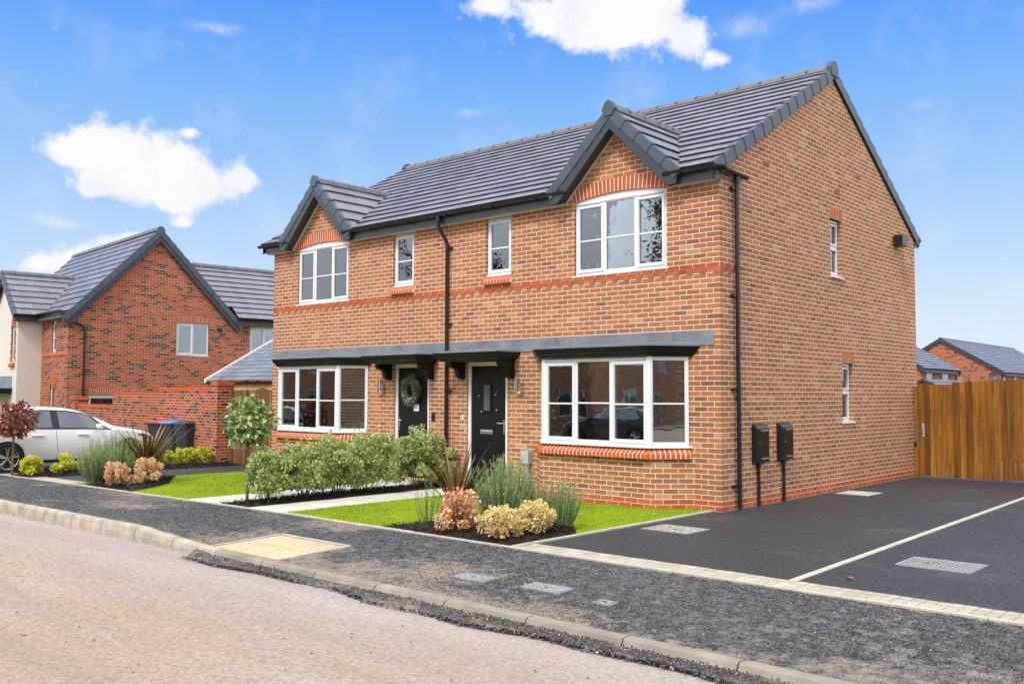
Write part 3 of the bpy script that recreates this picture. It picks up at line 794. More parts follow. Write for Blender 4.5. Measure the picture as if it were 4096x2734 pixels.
def ridge_tiles(mb, a, b, z, c, axis='x', step=0.45, w=0.13, slope=0.6):
    n = max(1, round(abs(b-a)/step)); st = (b-a)/n
    for k in range(n):
        p = a+st*k; q = a+st*(k+1)-0.0
        rings = []
        for t, g in ((p, 1.0), (q, 1.0), ):
            ring = []
            for j in range(7):
                an = PI*(0.12+0.76*j/6); ring.append((math.cos(an)*w*g, math.sin(an)*w*slope*1.25*g-w*slope*0.55-(.05 if j in (0, 6) else 0)))
            ring2 = [(x_*0.86, z_-0.02) for x_, z_ in ring[::-1]]
            rings.append([((t, c+x_, z+z_) if axis == 'x' else (c+x_, t, z+z_)) for x_, z_ in ring+ring2])
        mb.loft(rings)
        # joint collar
        ring = []
        for t in (q-st*0.08, q+st*0.0):
            rr_ = []
            for j in range(7):
                an = PI*(0.12+0.76*j/6); rr_.append((math.cos(an)*w*1.09, math.sin(an)*w*1.09*slope*1.25-w*slope*0.55))
            r2 = [(x_*0.86, z_-0.02) for x_, z_ in rr_[::-1]]
            ring.append([((t, c+x_, z+z_) if axis == 'x' else (c+x_, t, z+z_)) for x_, z_ in rr_+r2])
        mb.loft(ring)
def verge_caps(mb, e, r, a, side, g=0.345, axis='x', drop=0.15, wid=0.10):
    """dry-verge units stepping up a gable edge. plane coords (p,z) from e to r ; a = position across; side = +1/-1 outward"""
    e = Vector((e[0], e[1])); r = Vector((r[0], r[1])); d = r-e; ln = d.length; d /= ln
    n = max(1, round(ln/g)); g = ln/n
    up = Vector((-d.y, d.x));
    if up.y < 0: up = -up
    for k in range(n):
        s0 = k*g-0.0; s1 = (k+1)*g+0.012
        h0, h1 = 0.062, 0.040
        dn = drop
        p = [e+d*s0+up*h0, e+d*s1+up*h1, e+d*s1-up*(dn-0.022), e+d*s0-up*dn]
        def m(q, aa): return (aa, q.x, q.y) if axis == 'x' else (q.x, aa, q.y)
        a1 = a+side*0.012*(1); a0 = a-side*wid
        x = [m(q, a0) for q in p]+[m(q, a1+side*0.006) if i in (0, 3) else m(q, a1-side*0.004) for i, q in enumerate(p)]
        mb.hexa(x)

H = empty('semi_detached_house', (0, 0, 0))
tag(H, 'orange-brown brick pair of semi-detached houses with two small front gables and black doors', 'house')
CX = -5.62
def mir(x): return 2*CX-x

# front wall
PK = 6.02   # gable wall peak
G = [-1.785, mir(-1.785)]
holes = [(-2.67, -0.90, 3.60, 4.88), (-4.67, -4.06, 3.75, 4.80), (-5.12, -4.14, 0.13, 2.24), (-3.05, -0.75, 0.85, 2.26)]
holes = holes+[(mir(h[1]), mir(h[0]), h[2], h[3]) for h in holes]
mb = MB()
wall_cells(mb, -11.24, 0.0, -0.25, 4.92, holes, lambda a, d, z: (a, d, z), 0.12)
for g in G: mb.face([(g-1.1, 0, 4.92), (g+1.1, 0, 4.92), (g, 0, PK)])
mb.build('front_wall', MAT['main_brick'], H, uv=(-0.005, -0.1075, 0))
# gable end walls
W1 = 8.205
mb = MB()
sh = [(3.90, 4.39, 3.77, 4.80), (4.33, 4.82, 1.19, 2.25)]
wall_cells(mb, 0, W1, -0.25, 4.92, sh, lambda a, d, z: (-d, a, z), 0.11)
mb.face([(0, 0, 4.92), (0, W1, 4.92), (0, W1, 5.05), (0, 4.1, 7.46), (0, 0, 5.05)])
mb.build('side_wall', MAT['main_brick'], H, uv=(-0.005, -0.1075, 0))
mb = MB()
mb.face([(-11.24, 0, -.25), (-11.24, W1, -.25), (-11.24, W1, 5.05), (-11.24, 4.1, 7.46), (-11.24, 0, 5.05)])
mb.build('side_wall', MAT['main_brick'], H, uv=(0, 0, 0))
mb = MB(); mb.face([(0, W1, -.25), (-11.24, W1, -.25), (-11.24, W1, 5.05), (0, W1, 5.05)])
mb.build('rear_wall', MAT['main_brick'], H, uv=(0, 0, 0))
# plinth of red brick (2 courses)
for q in ((-0.46, 0.003, -0.003, 0.2), (-0.2, 0.0035, 0.2, W1), (-5.62, -5.12, -0.003, 0.1), (-4.14, -3.40, -0.003, 0.1), (-6.08, -5.63, -0.003, 0.1), (mir(-3.40), mir(-4.14), -0.003, 0.1)):
    mb = MB(); mb.box(*q, -0.2, 0.143); mb.build('plinth', MAT['red_brick'], H, uv=(-0.005, -0.1075, 0))

# dentil course
mb = MB()
segs = [(-11.255, 0.012)]
for a, b in segs:
    mb.box(a, b, -0.012, 0.05, 3.527, 3.594)
mb.box(-0.05, 0.012, 0.0502, 0.52, 3.527, 3.594)
mb.build('dentil_course', MAT['red_brick'], H, uv=(-0.005, -0.1075, 0))
x = -0.225
while x > -11.2:
    mb = MB(); mb.box(x-0.105, x, -0.013, 0.05, 3.455, 3.523); x -= 0.225; mb.build('dentil_header', MAT['plain_red'], H)
mb = MB(); mb.box(-0.105, 0.012, -0.013, 0.11, 3.455, 3.523); mb.build('dentil_header', MAT['plain_red'], H)
mb = MB(); mb.box(-0.05, 0.012, 0.22, 0.325, 3.455, 3.523); mb.build('dentil_header', MAT['plain_red'], H)

def arch(parent, xc, w, z_spring, rise, thick=0.225, n=24):
    half = w/2; Rr = (half*half+rise*rise)/(2*rise); zc = z_spring+rise-Rr
    am = math.asin(half/Rr); br = MB(); mo = MB()
    for k in range(n):
        t0 = -am+2*am*k/n+0.0078/Rr; t1 = -am+2*am*(k+1)/n-0.0078/Rr
        p = [(xc+math.sin(t)*r, zc+math.cos(t)*r) for t, r in ((t0, Rr), (t1, Rr), (t1, Rr+thick), (t0, Rr+thick))]
        br.prism(p, -0.008, 0.1, 'y')
    ring = []
    for k in range(n+1):
        t = -am+2*am*k/n; ring.append([(xc+math.sin(t)*(Rr+0.002), y, zc+math.cos(t)*(Rr+0.002)) for y in (-0.0065, .09)]+[(xc+math.sin(t)*(Rr+thick-0.002), y, zc+math.cos(t)*(Rr+thick-0.002)) for y in (.09, -0.0065)])
    mo.loft(ring)
    a = br.build('window_arch', MAT['plain_red'], parent); mo.build('arch_joints', MAT['mortar'], a)
    f = MB(); pts = [(xc-half, z_spring-0.03), (xc+half, z_spring-0.03)]
    for k in range(n+1):
        t = am-2*am*k/n; pts.append((xc+math.sin(t)*(Rr-0.001), zc+math.cos(t)*(Rr-0.001)))
    f.prism(pts, 0.022, 0.07, 'y'); f.build('arch_infill', MAT['upvc'], a)

def brick_sill(parent, x0, x1, z_top, y_top=0.02, out=0.085, hgt=0.07, name='brick_sill'):
    """row of sloping sill bricks"""
    s = MB(); m_ = MB(); n = round((x1-x0)/0.075); st = (x1-x0)/n
    for k in range(n):
        a = x0+k*st+0.0062; b = x0+(k+1)*st-0.0062
        s.prism([(y_top, z_top), (-out, z_top-0.085), (-out, z_top-0.085-hgt*0.8), (y_top, z_top-0.07-hgt)], a, b, 'x')
    m_.prism([(y_top, z_top-0.001), (-out+0.001, z_top-0.086), (-out+0.001, z_top-0.082-hgt*0.8), (y_top, z_top-0.072-hgt)], x0+0.006, x1-0.006, 'x')
    o = s.build(name, MAT['plain_red'], parent); m_.build('sill_joints', MAT['mortar'], o)

def sym(f):
    f(False); f(True)
def upper(m):
    x0 = mir(-0.90) if m else -2.67
    window(H, (x0+.01, 0.035, 3.605), (1, 0, 0), (0, 1, 0), 1.75, 1.20, three(1.75), blind='roller' if m else None)
    room(H, (x0, .12, 0), (1, 0, 0), (0, 1, 0), 1.77, 3.6, 4.9, 2.6)
    arch(H, x0+0.885, 1.80, 4.80, 0.085)
    x1 = mir(-4.06) if m else -4.67
    window(H, (x1+.005, 0.05, 3.775), (1, 0, 0), (0, 1, 0), 0.60, 1.02, [(0, 0.60, True)], frosted=True, vent=True)
    brick_sill(H, x1-0.03, x1+0.64, 3.745)
sym(upper)
# side windows (one with fanlight over fixed light) and soldier heads
def side_window(y0, z0, h):
    O = (-0.075, y0+0.005, z0+0.005); w = 0.48
    fr = MB().frame(O, (0, 1, 0), (-1, 0, 0)); pn = MB().frame(O, (0, 1, 0), (-1, 0, 0))
    f = .05; hh = h-.01; zm = hh*0.53
    fr.box(0, w, 0, .06, 0, f); fr.box(0, w, 0, .06, hh-f, hh); fr.box(0, f, .001, .06, f, hh-f); fr.box(w-f, w, .001, .06, f, hh-f); fr.box(f, w-f, .0015, .06, zm-.03, zm+.03)
    for a, b, c, d in ((f-.01, w-f+.01, zm+.02, hh-f-.02), (f, w-f, f, zm-.03)):
        s = .035
        for q in ((a, b, c, c+s), (a, b, d-s, d), (a, a+s, c+s, d-s), (b-s, b, c+s, d-s)): fr.box(q[0], q[1], -.014, .03, q[2], q[3])
        pn.box(a+s, b-s, .015, .022, c+s, d-s)
    F = fr.build('window', MAT['upvc'], H, bevel=.003); pn.build('pane', MAT['glass'], F)
    c = MB().frame(O, (0, 1, 0), (-1, 0, 0)); c.box(f, w-f, .045, .05, f, hh-f); c.build('frosted_film', MAT['frosted'], F)
    s = MB(); s.box(-.08, .028, y0-.03, y0+.52, z0-.022, z0+.004); s.build('sill', MAT['upvc'], F)
    v = MB().frame(O, (0, 1, 0), (-1, 0, 0)); v.box(.07, w-.07, -.03, 0, hh-f+.004, hh-f+.024); v.build('trickle_vent', MAT['upvc'], F)
    l = MB(); l.box(-.05, .004, y0-.0, y0+.51, z0+h-.0, z0+h+.222); l.build('soldier_course', MAT['soldier_brick'], H, uv=(0, -y0, -(z0+h)))
side_window(3.90, 3.77, 1.03); side_window(4.33, 1.19, 1.06)
# air bricks
for y0, y1, z0, z1 in ((1.37, 1.58, 5.265, 5.335), (4.12, 4.33, 5.265, 5.335), (5.10, 5.31, 5.715, 5.785)):
    v = MB(); v.box(-.02, .006, y0, y1, z0, z1); o = v.build('air_brick', MAT['red_vent'], H)
    g_ = MB()
    for k in range(4): g_.box(-.02, .009, y0+.012, y1-.012, z0+.009+k*.016, z0+.015+k*.016)
    g_.build('louvre', MAT['gutter_black'], o)

# ---- bays
def bay(m):
    sgn = -1 if m else 1
    def X(x): return mir(x) if m else x
    def PX(pts): return [(X(x), y) for x, y in pts]
    # brick base, outer plan
    base = [(-0.42, 0.0), (-0.88, -0.46), (-3.0, -0.46), (-3.46, 0.0)]
    b = MB()
    def wall(plan, z0, z1, mbx):
        p = PX(plan)
        for k in range(len(p)-1):
            a, c = p[k], p[k+1]; mbx.face([(a[0], a[1], z0), (c[0], c[1], z0), (c[0], c[1], z1), (a[0], a[1], z1)])
    wall(base, 0.143, 0.80, b); p = PX(base); b.face([(q[0], q[1], 0.80) for q in p])
    o = b.build('bay_wall', MAT['main_brick'], H, uv=(-0.005, -0.1075, 0), fix=False)
    b = MB(); base2 = [(-0.417, 0.0), (-0.879, -0.462), (-3.001, -0.462), (-3.463, 0.0)]
    wall(base2, -0.2, 0.143, b); b.build('bay_plinth', MAT['red_brick'], H, uv=(-0.005, -0.1075, 0), fix=False)
    # sill bricks following the plan
    win = [(-0.52, -0.02), (-0.94, -0.44), (-2.94, -0.44), (-3.36, -0.02)]
    s = MB(); mo = MB()
    def run(A, B):
        A = Vector((X(A[0]), A[1], 0)); B = Vector((X(B[0]), B[1], 0)); d = (B-A); ln = d.length; d.normalize()
        nrm = Vector((d.y, -d.x, 0))
        if nrm.y > 0: nrm = -nrm
        mm = round(ln/.075); st = ln/mm
        s.frame(A, d, nrm); mo.frame(A, d, nrm)
        for k in range(mm):
            a, bb = k*st+.0062, (k+1)*st-.0062
            s.prism([(-.02, .885), (.105, .80), (.105, .735), (-.02, .735)], a, bb, 'x')
        mo.prism([(-.02, .884), (.104, .799), (.104, .737), (-.02, .737)], 0, ln, 'x')
    run(win[1], win[2]); run(win[0], win[1]); run(win[2], win[3])
    # mitre specials
    for c in (win[1], win[2]):
        dx = 1 if c is win[1] else -1
        cx, cy = X(c[0]), c[1]; dxx = dx*sgn
        s.frame((0, 0, 0), (1, 0, 0), (0, 1, 0))
        for (z0, z1, e0, e1) in ((.735, .80, .105, .105), ):
            pts = [(cx, cy+.02), (cx, cy-e0), (cx+dxx*e0*.4142, cy-e0), (cx+dxx*e0*.707, cy-e0*.707), (cx+dxx*.01, cy+.02)]
            s.v += [(x_, y_, z0) for x_, y_ in pts]+[(x_, y_, z1) for x_, y_ in pts[:4]+[pts[4]]]
            i = len(s.v)-10; s.f.append((i, i+1, i+2, i+3, i+4)); 
            for k in range(5): s.f.append((i+k, i+(k+1) % 5, i+5+(k+1) % 5, i+5+k))
            s.v.append((cx, cy, .885)); t = len(s.v)-1
            for k in range(5): s.f.append((i+5+k, i+5+(k+1) % 5, t))
    o = s.build('bay_sill', MAT['plain_red'], H); mo.build('sill_joints', MAT['mortar'], o)
    # window frames
    z0, z1 = 0.915, 2.235
    xa, xb = sorted((X(-0.94), X(-2.94)))
    lights = [(0, .64, True), (.64, 1.32, False), (1.32, 2.0, True)]
    window(H, (xa, -.44, z0), (1, 0, 0), (0, 1, 0), 2.0, z1-z0, lights, sill=False, blind='slats' if m else None, name='bay_window')
    for A, B in (((-.94, -.44), (-.52, -.02)), ((-3.36, -.02), (-2.94, -.44))):
        A = Vector((X(A[0]), A[1], z0)); B = Vector((X(B[0]), B[1], z0))
        if A.x > B.x: A, B = B, A
        d = (B-A).normalized(); inn = Vector((-d.y, d.x, 0))
        if inn.y < 0: inn = -inn
        ln = (B-A).length
        window(H, A, d, inn, ln, z1-z0, [(0, ln, False)], sill=False, vent=False, blind='slats' if m else None, name='bay_window')
    # corner posts
    for q in ((-.94, -.44), (-2.94, -.44)):
        c = MB(); c.tube([(X(q[0]), q[1]+.02, z0), (X(q[0]), q[1]+.02, z1)], .052, 8); c.build('bay_corner_post', MAT['upvc'], H)
    c = MB(); P_ = PX([(-.47, -.0), (-.915, -.50), (-2.965, -.50), (-3.41, -.0)])
    c.prism(P_, .885, .918, 'z'); c.build('sill', MAT['upvc'], H, bevel=.006)
    # interior
    r = MB(); xa2, xb2 = sorted((X(-.55), X(-3.33)))
    r.face([(xa2, .0, .87), (xb2, .0, .87), (xb2, .6, .87), (xa2, .6, .87)])
    r.build('window_board', MAT['interior_light'], H, fix=False)
    xa3, xb3 = sorted((X(-.75), X(-3.05)))
    room(H, (xa3, .12, 0), (1, 0, 0), (0, 1, 0), 2.3, .85, 2.26, 3.2)
    # canopy : cap + black cornice
    rings = []
    prof = [(0.17, 2.385), (0.165, 2.36), (0.15, 2.345), (0.135, 2.31), (0.10, 2.285), (0.085, 2.26), (0.05, 2.235), (0.03, 2.232)]
    for off, z in prof:
        pl = [(-.52+off*1.0, .0), (-.52+off, -.02), (-.94+off*.4142, -.44-off), (-2.94-off*.4142, -.44-off), (-3.36-off, -.02), (-3.36-off, .0)]
        rings.append([(X(x_), y_, z) for x_, y_ in pl])
    c = MB(); c.loft(rings); c.build('bay_canopy', MAT['canopy_black'], H)
    off = .19; pl = [(-.52+off, .0), (-.52+off, -.02), (-.94+off*.4142, -.44-off), (-2.94-off*.4142, -.44-off), (-3.36-off, -.02), (-3.36-off, .0)]
    c = MB(); c.loft([[(X(x_), y_, 2.385) for x_, y_ in pl], [(X(x_), y_, 2.41) for x_, y_ in pl], [(X(x_*.9-.194), y_*.02, 2.47) for x_, y_ in pl]])
    c.build('canopy_cap', MAT['cap_grey'], H)
bay(False); bay(True)

# lead flashing across both houses
mb = MB(); rr = random.Random(8); x = -11.13
while x < -0.1:
    x2 = min(x+1.5, -0.1)
    pts = lin(x, x2, 10)
    for k in range(10):
        a, b = pts[k], pts[k+1]
        o0 = -.012-(.004 if k == 0 else 0); w0, w1 = [rr.uniform(-.004, .004) for _ in range(2)]
        mb.hexa([(a, o0, 2.395), (b, -.012, 2.395), (b, 0.01, 2.395), (a, 0.01, 2.395), (a, o0+w0, 2.612+w0), (b, -.012+w1, 2.612+w1), (b, 0.01, 2.615), (a, 0.01, 2.615)])
    x = x2
mb.build('lead_flashing', MAT['lead'], H)

# door canopies, corbels, doors, lights
def door(m):
    def X(x): return mir(x) if m else x
    x0, x1 = sorted((X(-5.36), X(-3.88))) 
    rings = []
    for off, z in [(0.04, 2.385), (0.035, 2.36), (0.02, 2.345), (0.0, 2.30), (-0.045, 2.27), (-0.06, 2.245), (-.09, 2.235)]:
        rings.append([(x0-off, .0, z), (x1+off, .0, z), (x1+off, -.56-off, z), (x0-off, -.56-off, z)])
    c = MB(); c.loft(rings); c.build('door_canopy', MAT['canopy_black'], H)
    c = MB(); off = .055; c.loft([[(x0-off, 0, 2.385), (x1+off, 0, 2.385), (x1+off, -.56-off, 2.385), (x0-off, -.56-off, 2.385)], [(x0-off, 0, 2.405), (x1+off, 0, 2.405), (x1+off, -.56-off, 2.405), (x0-off, -.56-off, 2.405)], [(x0, 0, 2.47), (x1, 0, 2.47), (x1, -.02, 2.47), (x0, -.02, 2.47)]])
    c.build('canopy_cap', MAT['cap_grey'], H)
    for xc in (-5.215, -4.02):
        xc = X(xc); c = MB()
        pts = [(0, 2.235), (-.36, 2.235), (-.36, 2.185), (-.335, 2.15), (-.27, 2.13), (-.20, 2.10), (-.165, 2.05), (-.155, 1.99), (-.12, 1.955), (-.05, 1.935), (0, 1.93)]
        c.prism(pts, xc-.05, xc+.05, 'x'); c.build('corbel', MAT['canopy_black'], H, bevel=.006)
    # frame
    a, b = sorted((X(-5.12), X(-4.14)))
    f = MB(); f.box(a, a+.07, .03, .10, .13, 2.24); f.box(b-.07, b, .03, .10, .13, 2.24); f.box(a+.07, b-.07, .03, .10, 2.17, 2.24); f.box(a, b, .0, .10, .09, .13)
    F = f.build('door_frame', MAT['upvc'], H, bevel=.004)
    d = MB(); d.box(a+.075, b-.075, .05, .095, .14, 2.165)
    Dm = d.build('door', MAT['door_black'], H, bevel=.004)
    gx0 = X(-4.67)
    fr = MB()
    for q in ((gx0-.115, gx0+.115, 1.34, 1.38), (gx0-.115, gx0+.115, 1.83, 1.87), (gx0-.115, gx0-.075, 1.38, 1.83), (gx0+.075, gx0+.115, 1.38, 1.83)): fr.box(q[0], q[1], .035, .052, q[2], q[3])
    fr.build('glazing_surround', MAT['door_black'], Dm, bevel=.004)
    gl = MB(); gl.box(gx0-.075, gx0+.075, .042, .049, 1.38, 1.83); gl.build('pane', MAT['frosted'] if False else MAT['glass_dark'], Dm)
    lb = MB(); lb.box(gx0-.15, gx0+.15, .038, .05, .965, 1.04); lb.box(gx0-.125, gx0+.125, .030, .04, .985, 1.022); lb.build('letterbox', MAT['chrome'], Dm, bevel=.004)
    hx = (b-.11) if not m else (a+.11); ds = -1 if not m else 1
    h = MB(); h.box(hx-.015, hx+.015, .040, .05, .98, 1.22); h.tube([(hx, .05, 1.16), (hx, .0, 1.16), (hx+ds*.12, -.005, 1.162)], .010, 8); h.build('handle', MAT['chrome'], Dm)
    # step
    s = MB(); s.box(a-.1, b+.1, -.35, .0, -.1, .075); s.build('door_step', MAT['edging'], H, bevel=.01)
    # wall light : half-cylinder up-light with a round sensor
    lx = -3.84 if not m else -7.45
    l = MB(); l.tube([(lx-.035, -.06, 1.70), (lx-.035, -.06, 1.95)], .032, 14); l.box(lx-.0, lx+.065, -.06, 0, 1.66, 1.86)
    Lg = l.build('wall_light', MAT['chrome'], H); s = MB(); s.tube([(lx+.03, -.062, 1.70), (lx+.03, -.085, 1.69)], .02, 12); s.build('sensor', MAT['white_plastic'], Lg)
    # bell
    bx = -5.21 if not m else -5.985
    bb = MB(); bb.box(bx-.018, bx+.018, -.022, 0, 1.20, 1.30) if not m else bb.box(bx-.035, bx+.035, -.03, 0, 1.17, 1.32)
    bb.build('door_bell', MAT['white_plastic'] if not m else MAT['meter_black'], H, bevel=.004)
simple('glass_dark', (0.10, 0.11, 0.11), 0.08, var=0.1, spec=0.8)
door(False)
door(True)
# white blobs of sealant on the near door
d = MB()
for x, z in ((-4.87, 1.64), (-4.46, 1.66), (-4.44, 1.39), (-4.80, 1.36), (-4.43, 1.70)): d.tube([(x, .05, z), (x, .044, z)], .012 if z != 1.70 else .007, 8)
d.build('filler_dot', MAT['white_plastic'], [o for o in bpy.data.objects if o.name == 'door'][0])
# printed notice on the far door
n_ = MB(); n_.box(-6.565, -6.425, .028, .032, 1.34, 1.48); NO = n_.build('notice', MAT['cream_notice'], [o for o in bpy.data.objects if o.name == 'door.001'][0])
n_ = MB(); n_.box(-6.56, -6.43, .0275, .028, 1.455, 1.475); n_.box(-6.555, -6.47, .0275, .028, 1.352, 1.357); n_.box(-6.52, -6.44, .0275, .028, 1.39, 1.395); n_.box(-6.52, -6.44, .0275, .028, 1.405, 1.41); n_.box(-6.52, -6.44, .0275, .028, 1.42, 1.425); NO2 = n_.build('notice_print', MAT['blue_ink'], [o for o in bpy.data.objects if o.name == 'door.001'][0])
n_ = MB(); n_.tube([(-6.54, .028, 1.407), (-6.54, .027, 1.407)], .014, 12); n_.build('notice_symbol', MAT['red_ink'], [o for o in bpy.data.objects if o.name == 'door.001'][0])
# ---- eaves: fascia, soffit, gutter
YF = -0.155
segs = [(mir(0.03)-.0, -10.55), (-8.36, -2.80), (-0.74, 0.03)]
segs[0] = (-11.31, -10.50)
fa = MB(); so = MB(); gu = MB()
for a, b in segs:
    fa.box(a, b, YF-.018, YF, 4.782, 4.975)
    if a < -11: fa.box(a, a+.018, YF, .35, 4.783, 4.974)
    if b > 0: fa.box(b-.018, b-.001, YF, .0, 4.783, 4.974)
    so.box(a+.005, b-.005, YF-.001, .02, 4.785, 4.797)
fa.build('fascia', MAT['anthracite'], H, bevel=.003); so.build('soffit', MAT['soffit'], H)
def gutter(mb, path, r=.056):
    """half-round channel swept along horizontal path"""
    pts = [Vector(p) for p in path]; rings = []
    for k, p in enumerate(pts):
        a = pts[max(k-1, 0)]; b = pts[min(k+1, len(pts)-1)]; d = (b-a).normalized(); o = d.cross(Vector((0, 0, 1)))
        ring = [p+o*math.cos(PI*t/10)*r-Vector((0, 0, 1))*math.sin(PI*t/10)*r*1.05 for t in range(11)]
        ring += [p+o*math.cos(PI*t/10)*(r-.006)-Vector((0, 0, 1))*(math.sin(PI*t/10)*(r-.006)) for t in range(10, -1, -1)]
        rings.append(ring)
    mb.loft(rings)
YG = YF-.018-.058; ZG = 4.975
gutter(gu, [(-11.50, YG, ZG), (-10.42, YG, ZG)]); gutter(gu, [(-8.50, YG, ZG), (-2.68, YG, ZG)])
gutter(gu, [(-0.80, YG, ZG), (-.05, YG, ZG), (.06, YG+.05, ZG-.002), (.11, YG+.14, ZG-.004), (.085, .05, ZG-.012), (.075, .30, ZG-.02), (.075, .68, ZG-.03)], .056)
for x in (-7.6, -6.5, -5.45, -4.3, -3.3, -8.2, -.5): gu.box(x-.03, x+.03, YG-.062, YG+.06, ZG-.068, ZG-.055)
gu.build('gutter', MAT['gutter_black'], H)
# ---- downpipes
dp = MB(); dp.tube([(.06, .42, ZG-.06), (.055, .42, 4.5), (.055, .42, .02)], .034, 14); dp.tube([(.065, .42, ZG-.02), (.062, .42, ZG-.16)], .045, 14)
for z in (4.72, 3.13, 1.75, .35): dp.box(.0, .06, .29, .42, z-.018, z+.018); dp.tube([(.055, .42, z-.03), (.055, .42, z+.03)], .040, 14)
dp.build('downpipe', MAT['gutter_black'], H, smooth=True)
dp = MB(); dp.tube([(-5.66, YG, ZG-.03), (-5.66, YG, ZG-.20), (-5.655, YG+.02, ZG-.27), (-5.61, -.08, 4.50), (-5.60, -.055, 4.44), (-5.60, -.055, 2.42), (-5.60, -.055, .02)], .034, 14)
dp.tube([(-5.66, YG, ZG-.03), (-5.66, YG, ZG-.15)], .045, 12)
for z in (4.36, 2.95, 1.72, .5): dp.box(-5.60, -5.50, -.055, 0, z-.016, z+.016); dp.tube([(-5.60, -.055, z-.03), (-5.60, -.055, z+.03)], .040, 14)
dp.build('downpipe', MAT['gutter_black'], H, smooth=True)
for q in ((-5.545, -5.535, -.002, 0, .0, 2.39), (-5.545, -5.535, -.002, 0, 2.62, 4.78), (0, .002, .535, .543, .0, 4.95), (0, .002, 7.55, 7.56, .0, 5.0)):
    mj = MB(); mj.box(*q); mj.build('movement_joint', MAT['plain_red'], H)

# ---- roof
TAN = 0.587; ZR = 7.50; YR = 4.1
def zr(y): return ZR-TAN*abs(y-YR)
X0, X1 = -11.42, 0.03
rf = MB(); rf.uvs = []
ye = -0.235; g0 = 0.345*math.cos(math.atan(TAN))
yc = ye+g0
for a, b in ((X0, -10.50), (-8.36, -2.80), (-0.74, X1)):
    tiles(rf, a, b, (ye, zr(ye)), (yc+.055, zr(yc+.055)))
ncr = round((YR-yc)/g0)
tiles(rf, X0, X1, (yc, zr(yc)), (YR, zr(YR)), g=0.345)
tiles(rf, X0, X1, (YR+4.36, zr(YR+4.36)), (YR, zr(YR)), g=0.345, flip=True)
RO = tile_obj(rf, 'roof', H)
u = MB(); underlay(u, X0+.05, X1-.05, (.12, zr(.12)), (YR, ZR)); underlay(u, X0+.05, X1-.05, (YR+4.3, zr(YR+4.3)), (YR, ZR)); u.build('roof_underlay', MAT['anthracite'], RO)
rt_ = MB(); ridge_tiles(rt_, X0-.01, X1+.01, ZR+.045, YR, 'x', .45, .135, TAN); rt_.build('ridge_tile_row', MAT['ridge_tile'], RO)
for side, a in ((1, X1), (-1, X0)):
    v = MB(); verge_caps(v, (ye+.02, zr(ye+.02)), (YR-.05, zr(YR-.05)), a, side); verge_caps(v, (YR+4.36, zr(YR+4.36)), (YR+.05, zr(YR+.05)), a, side)
    v.build('verge', MAT['verge_grey'], RO, bevel=.005)
    b = MB()
    for s_ in (-1, 1):
        e_ = (YR+s_*4.3, zr(YR+4.3)-.10); r_ = (YR, ZR-.10); x_ = a-side*.025
        b.hexa([(x_-.012, e_[0], e_[1]-.09), (x_+.012, e_[0], e_[1]-.09), (x_+.012, r_[0], r_[1]-.09), (x_-.012, r_[0], r_[1]-.09), (x_-.012, e_[0], e_[1]+.04), (x_+.012, e_[0], e_[1]+.04), (x_+.012, r_[0], r_[1]+.04), (x_-.012, r_[0], r_[1]+.04)])
    b.build('under_verge', MAT['gutter_black'], RO)
    c = MB(); c.prism([(YR-.15, ZR+.03), (YR-.13, ZR-.13), (YR+.13, ZR-.13), (YR+.15, ZR+.03), (YR+.08, ZR+.135), (YR, ZR+.16), (YR-.08, ZR+.135)], a-side*.08, a+side*.03, 'x'); c.build('ridge_end_cap', MAT['verge_grey'], RO, bevel=.006)
# rear eaves box seen at the far corner
b = MB(); b.box(-.3, .028, W1, W1+.16, 4.80, 4.97); b.build('fascia', MAT['anthracite'], H)
b = MB(); gutter(b, [(.06, W1+.22, ZG), (-11.4, W1+.22, ZG)]); b.build('gutter', MAT['gutter_black'], H)
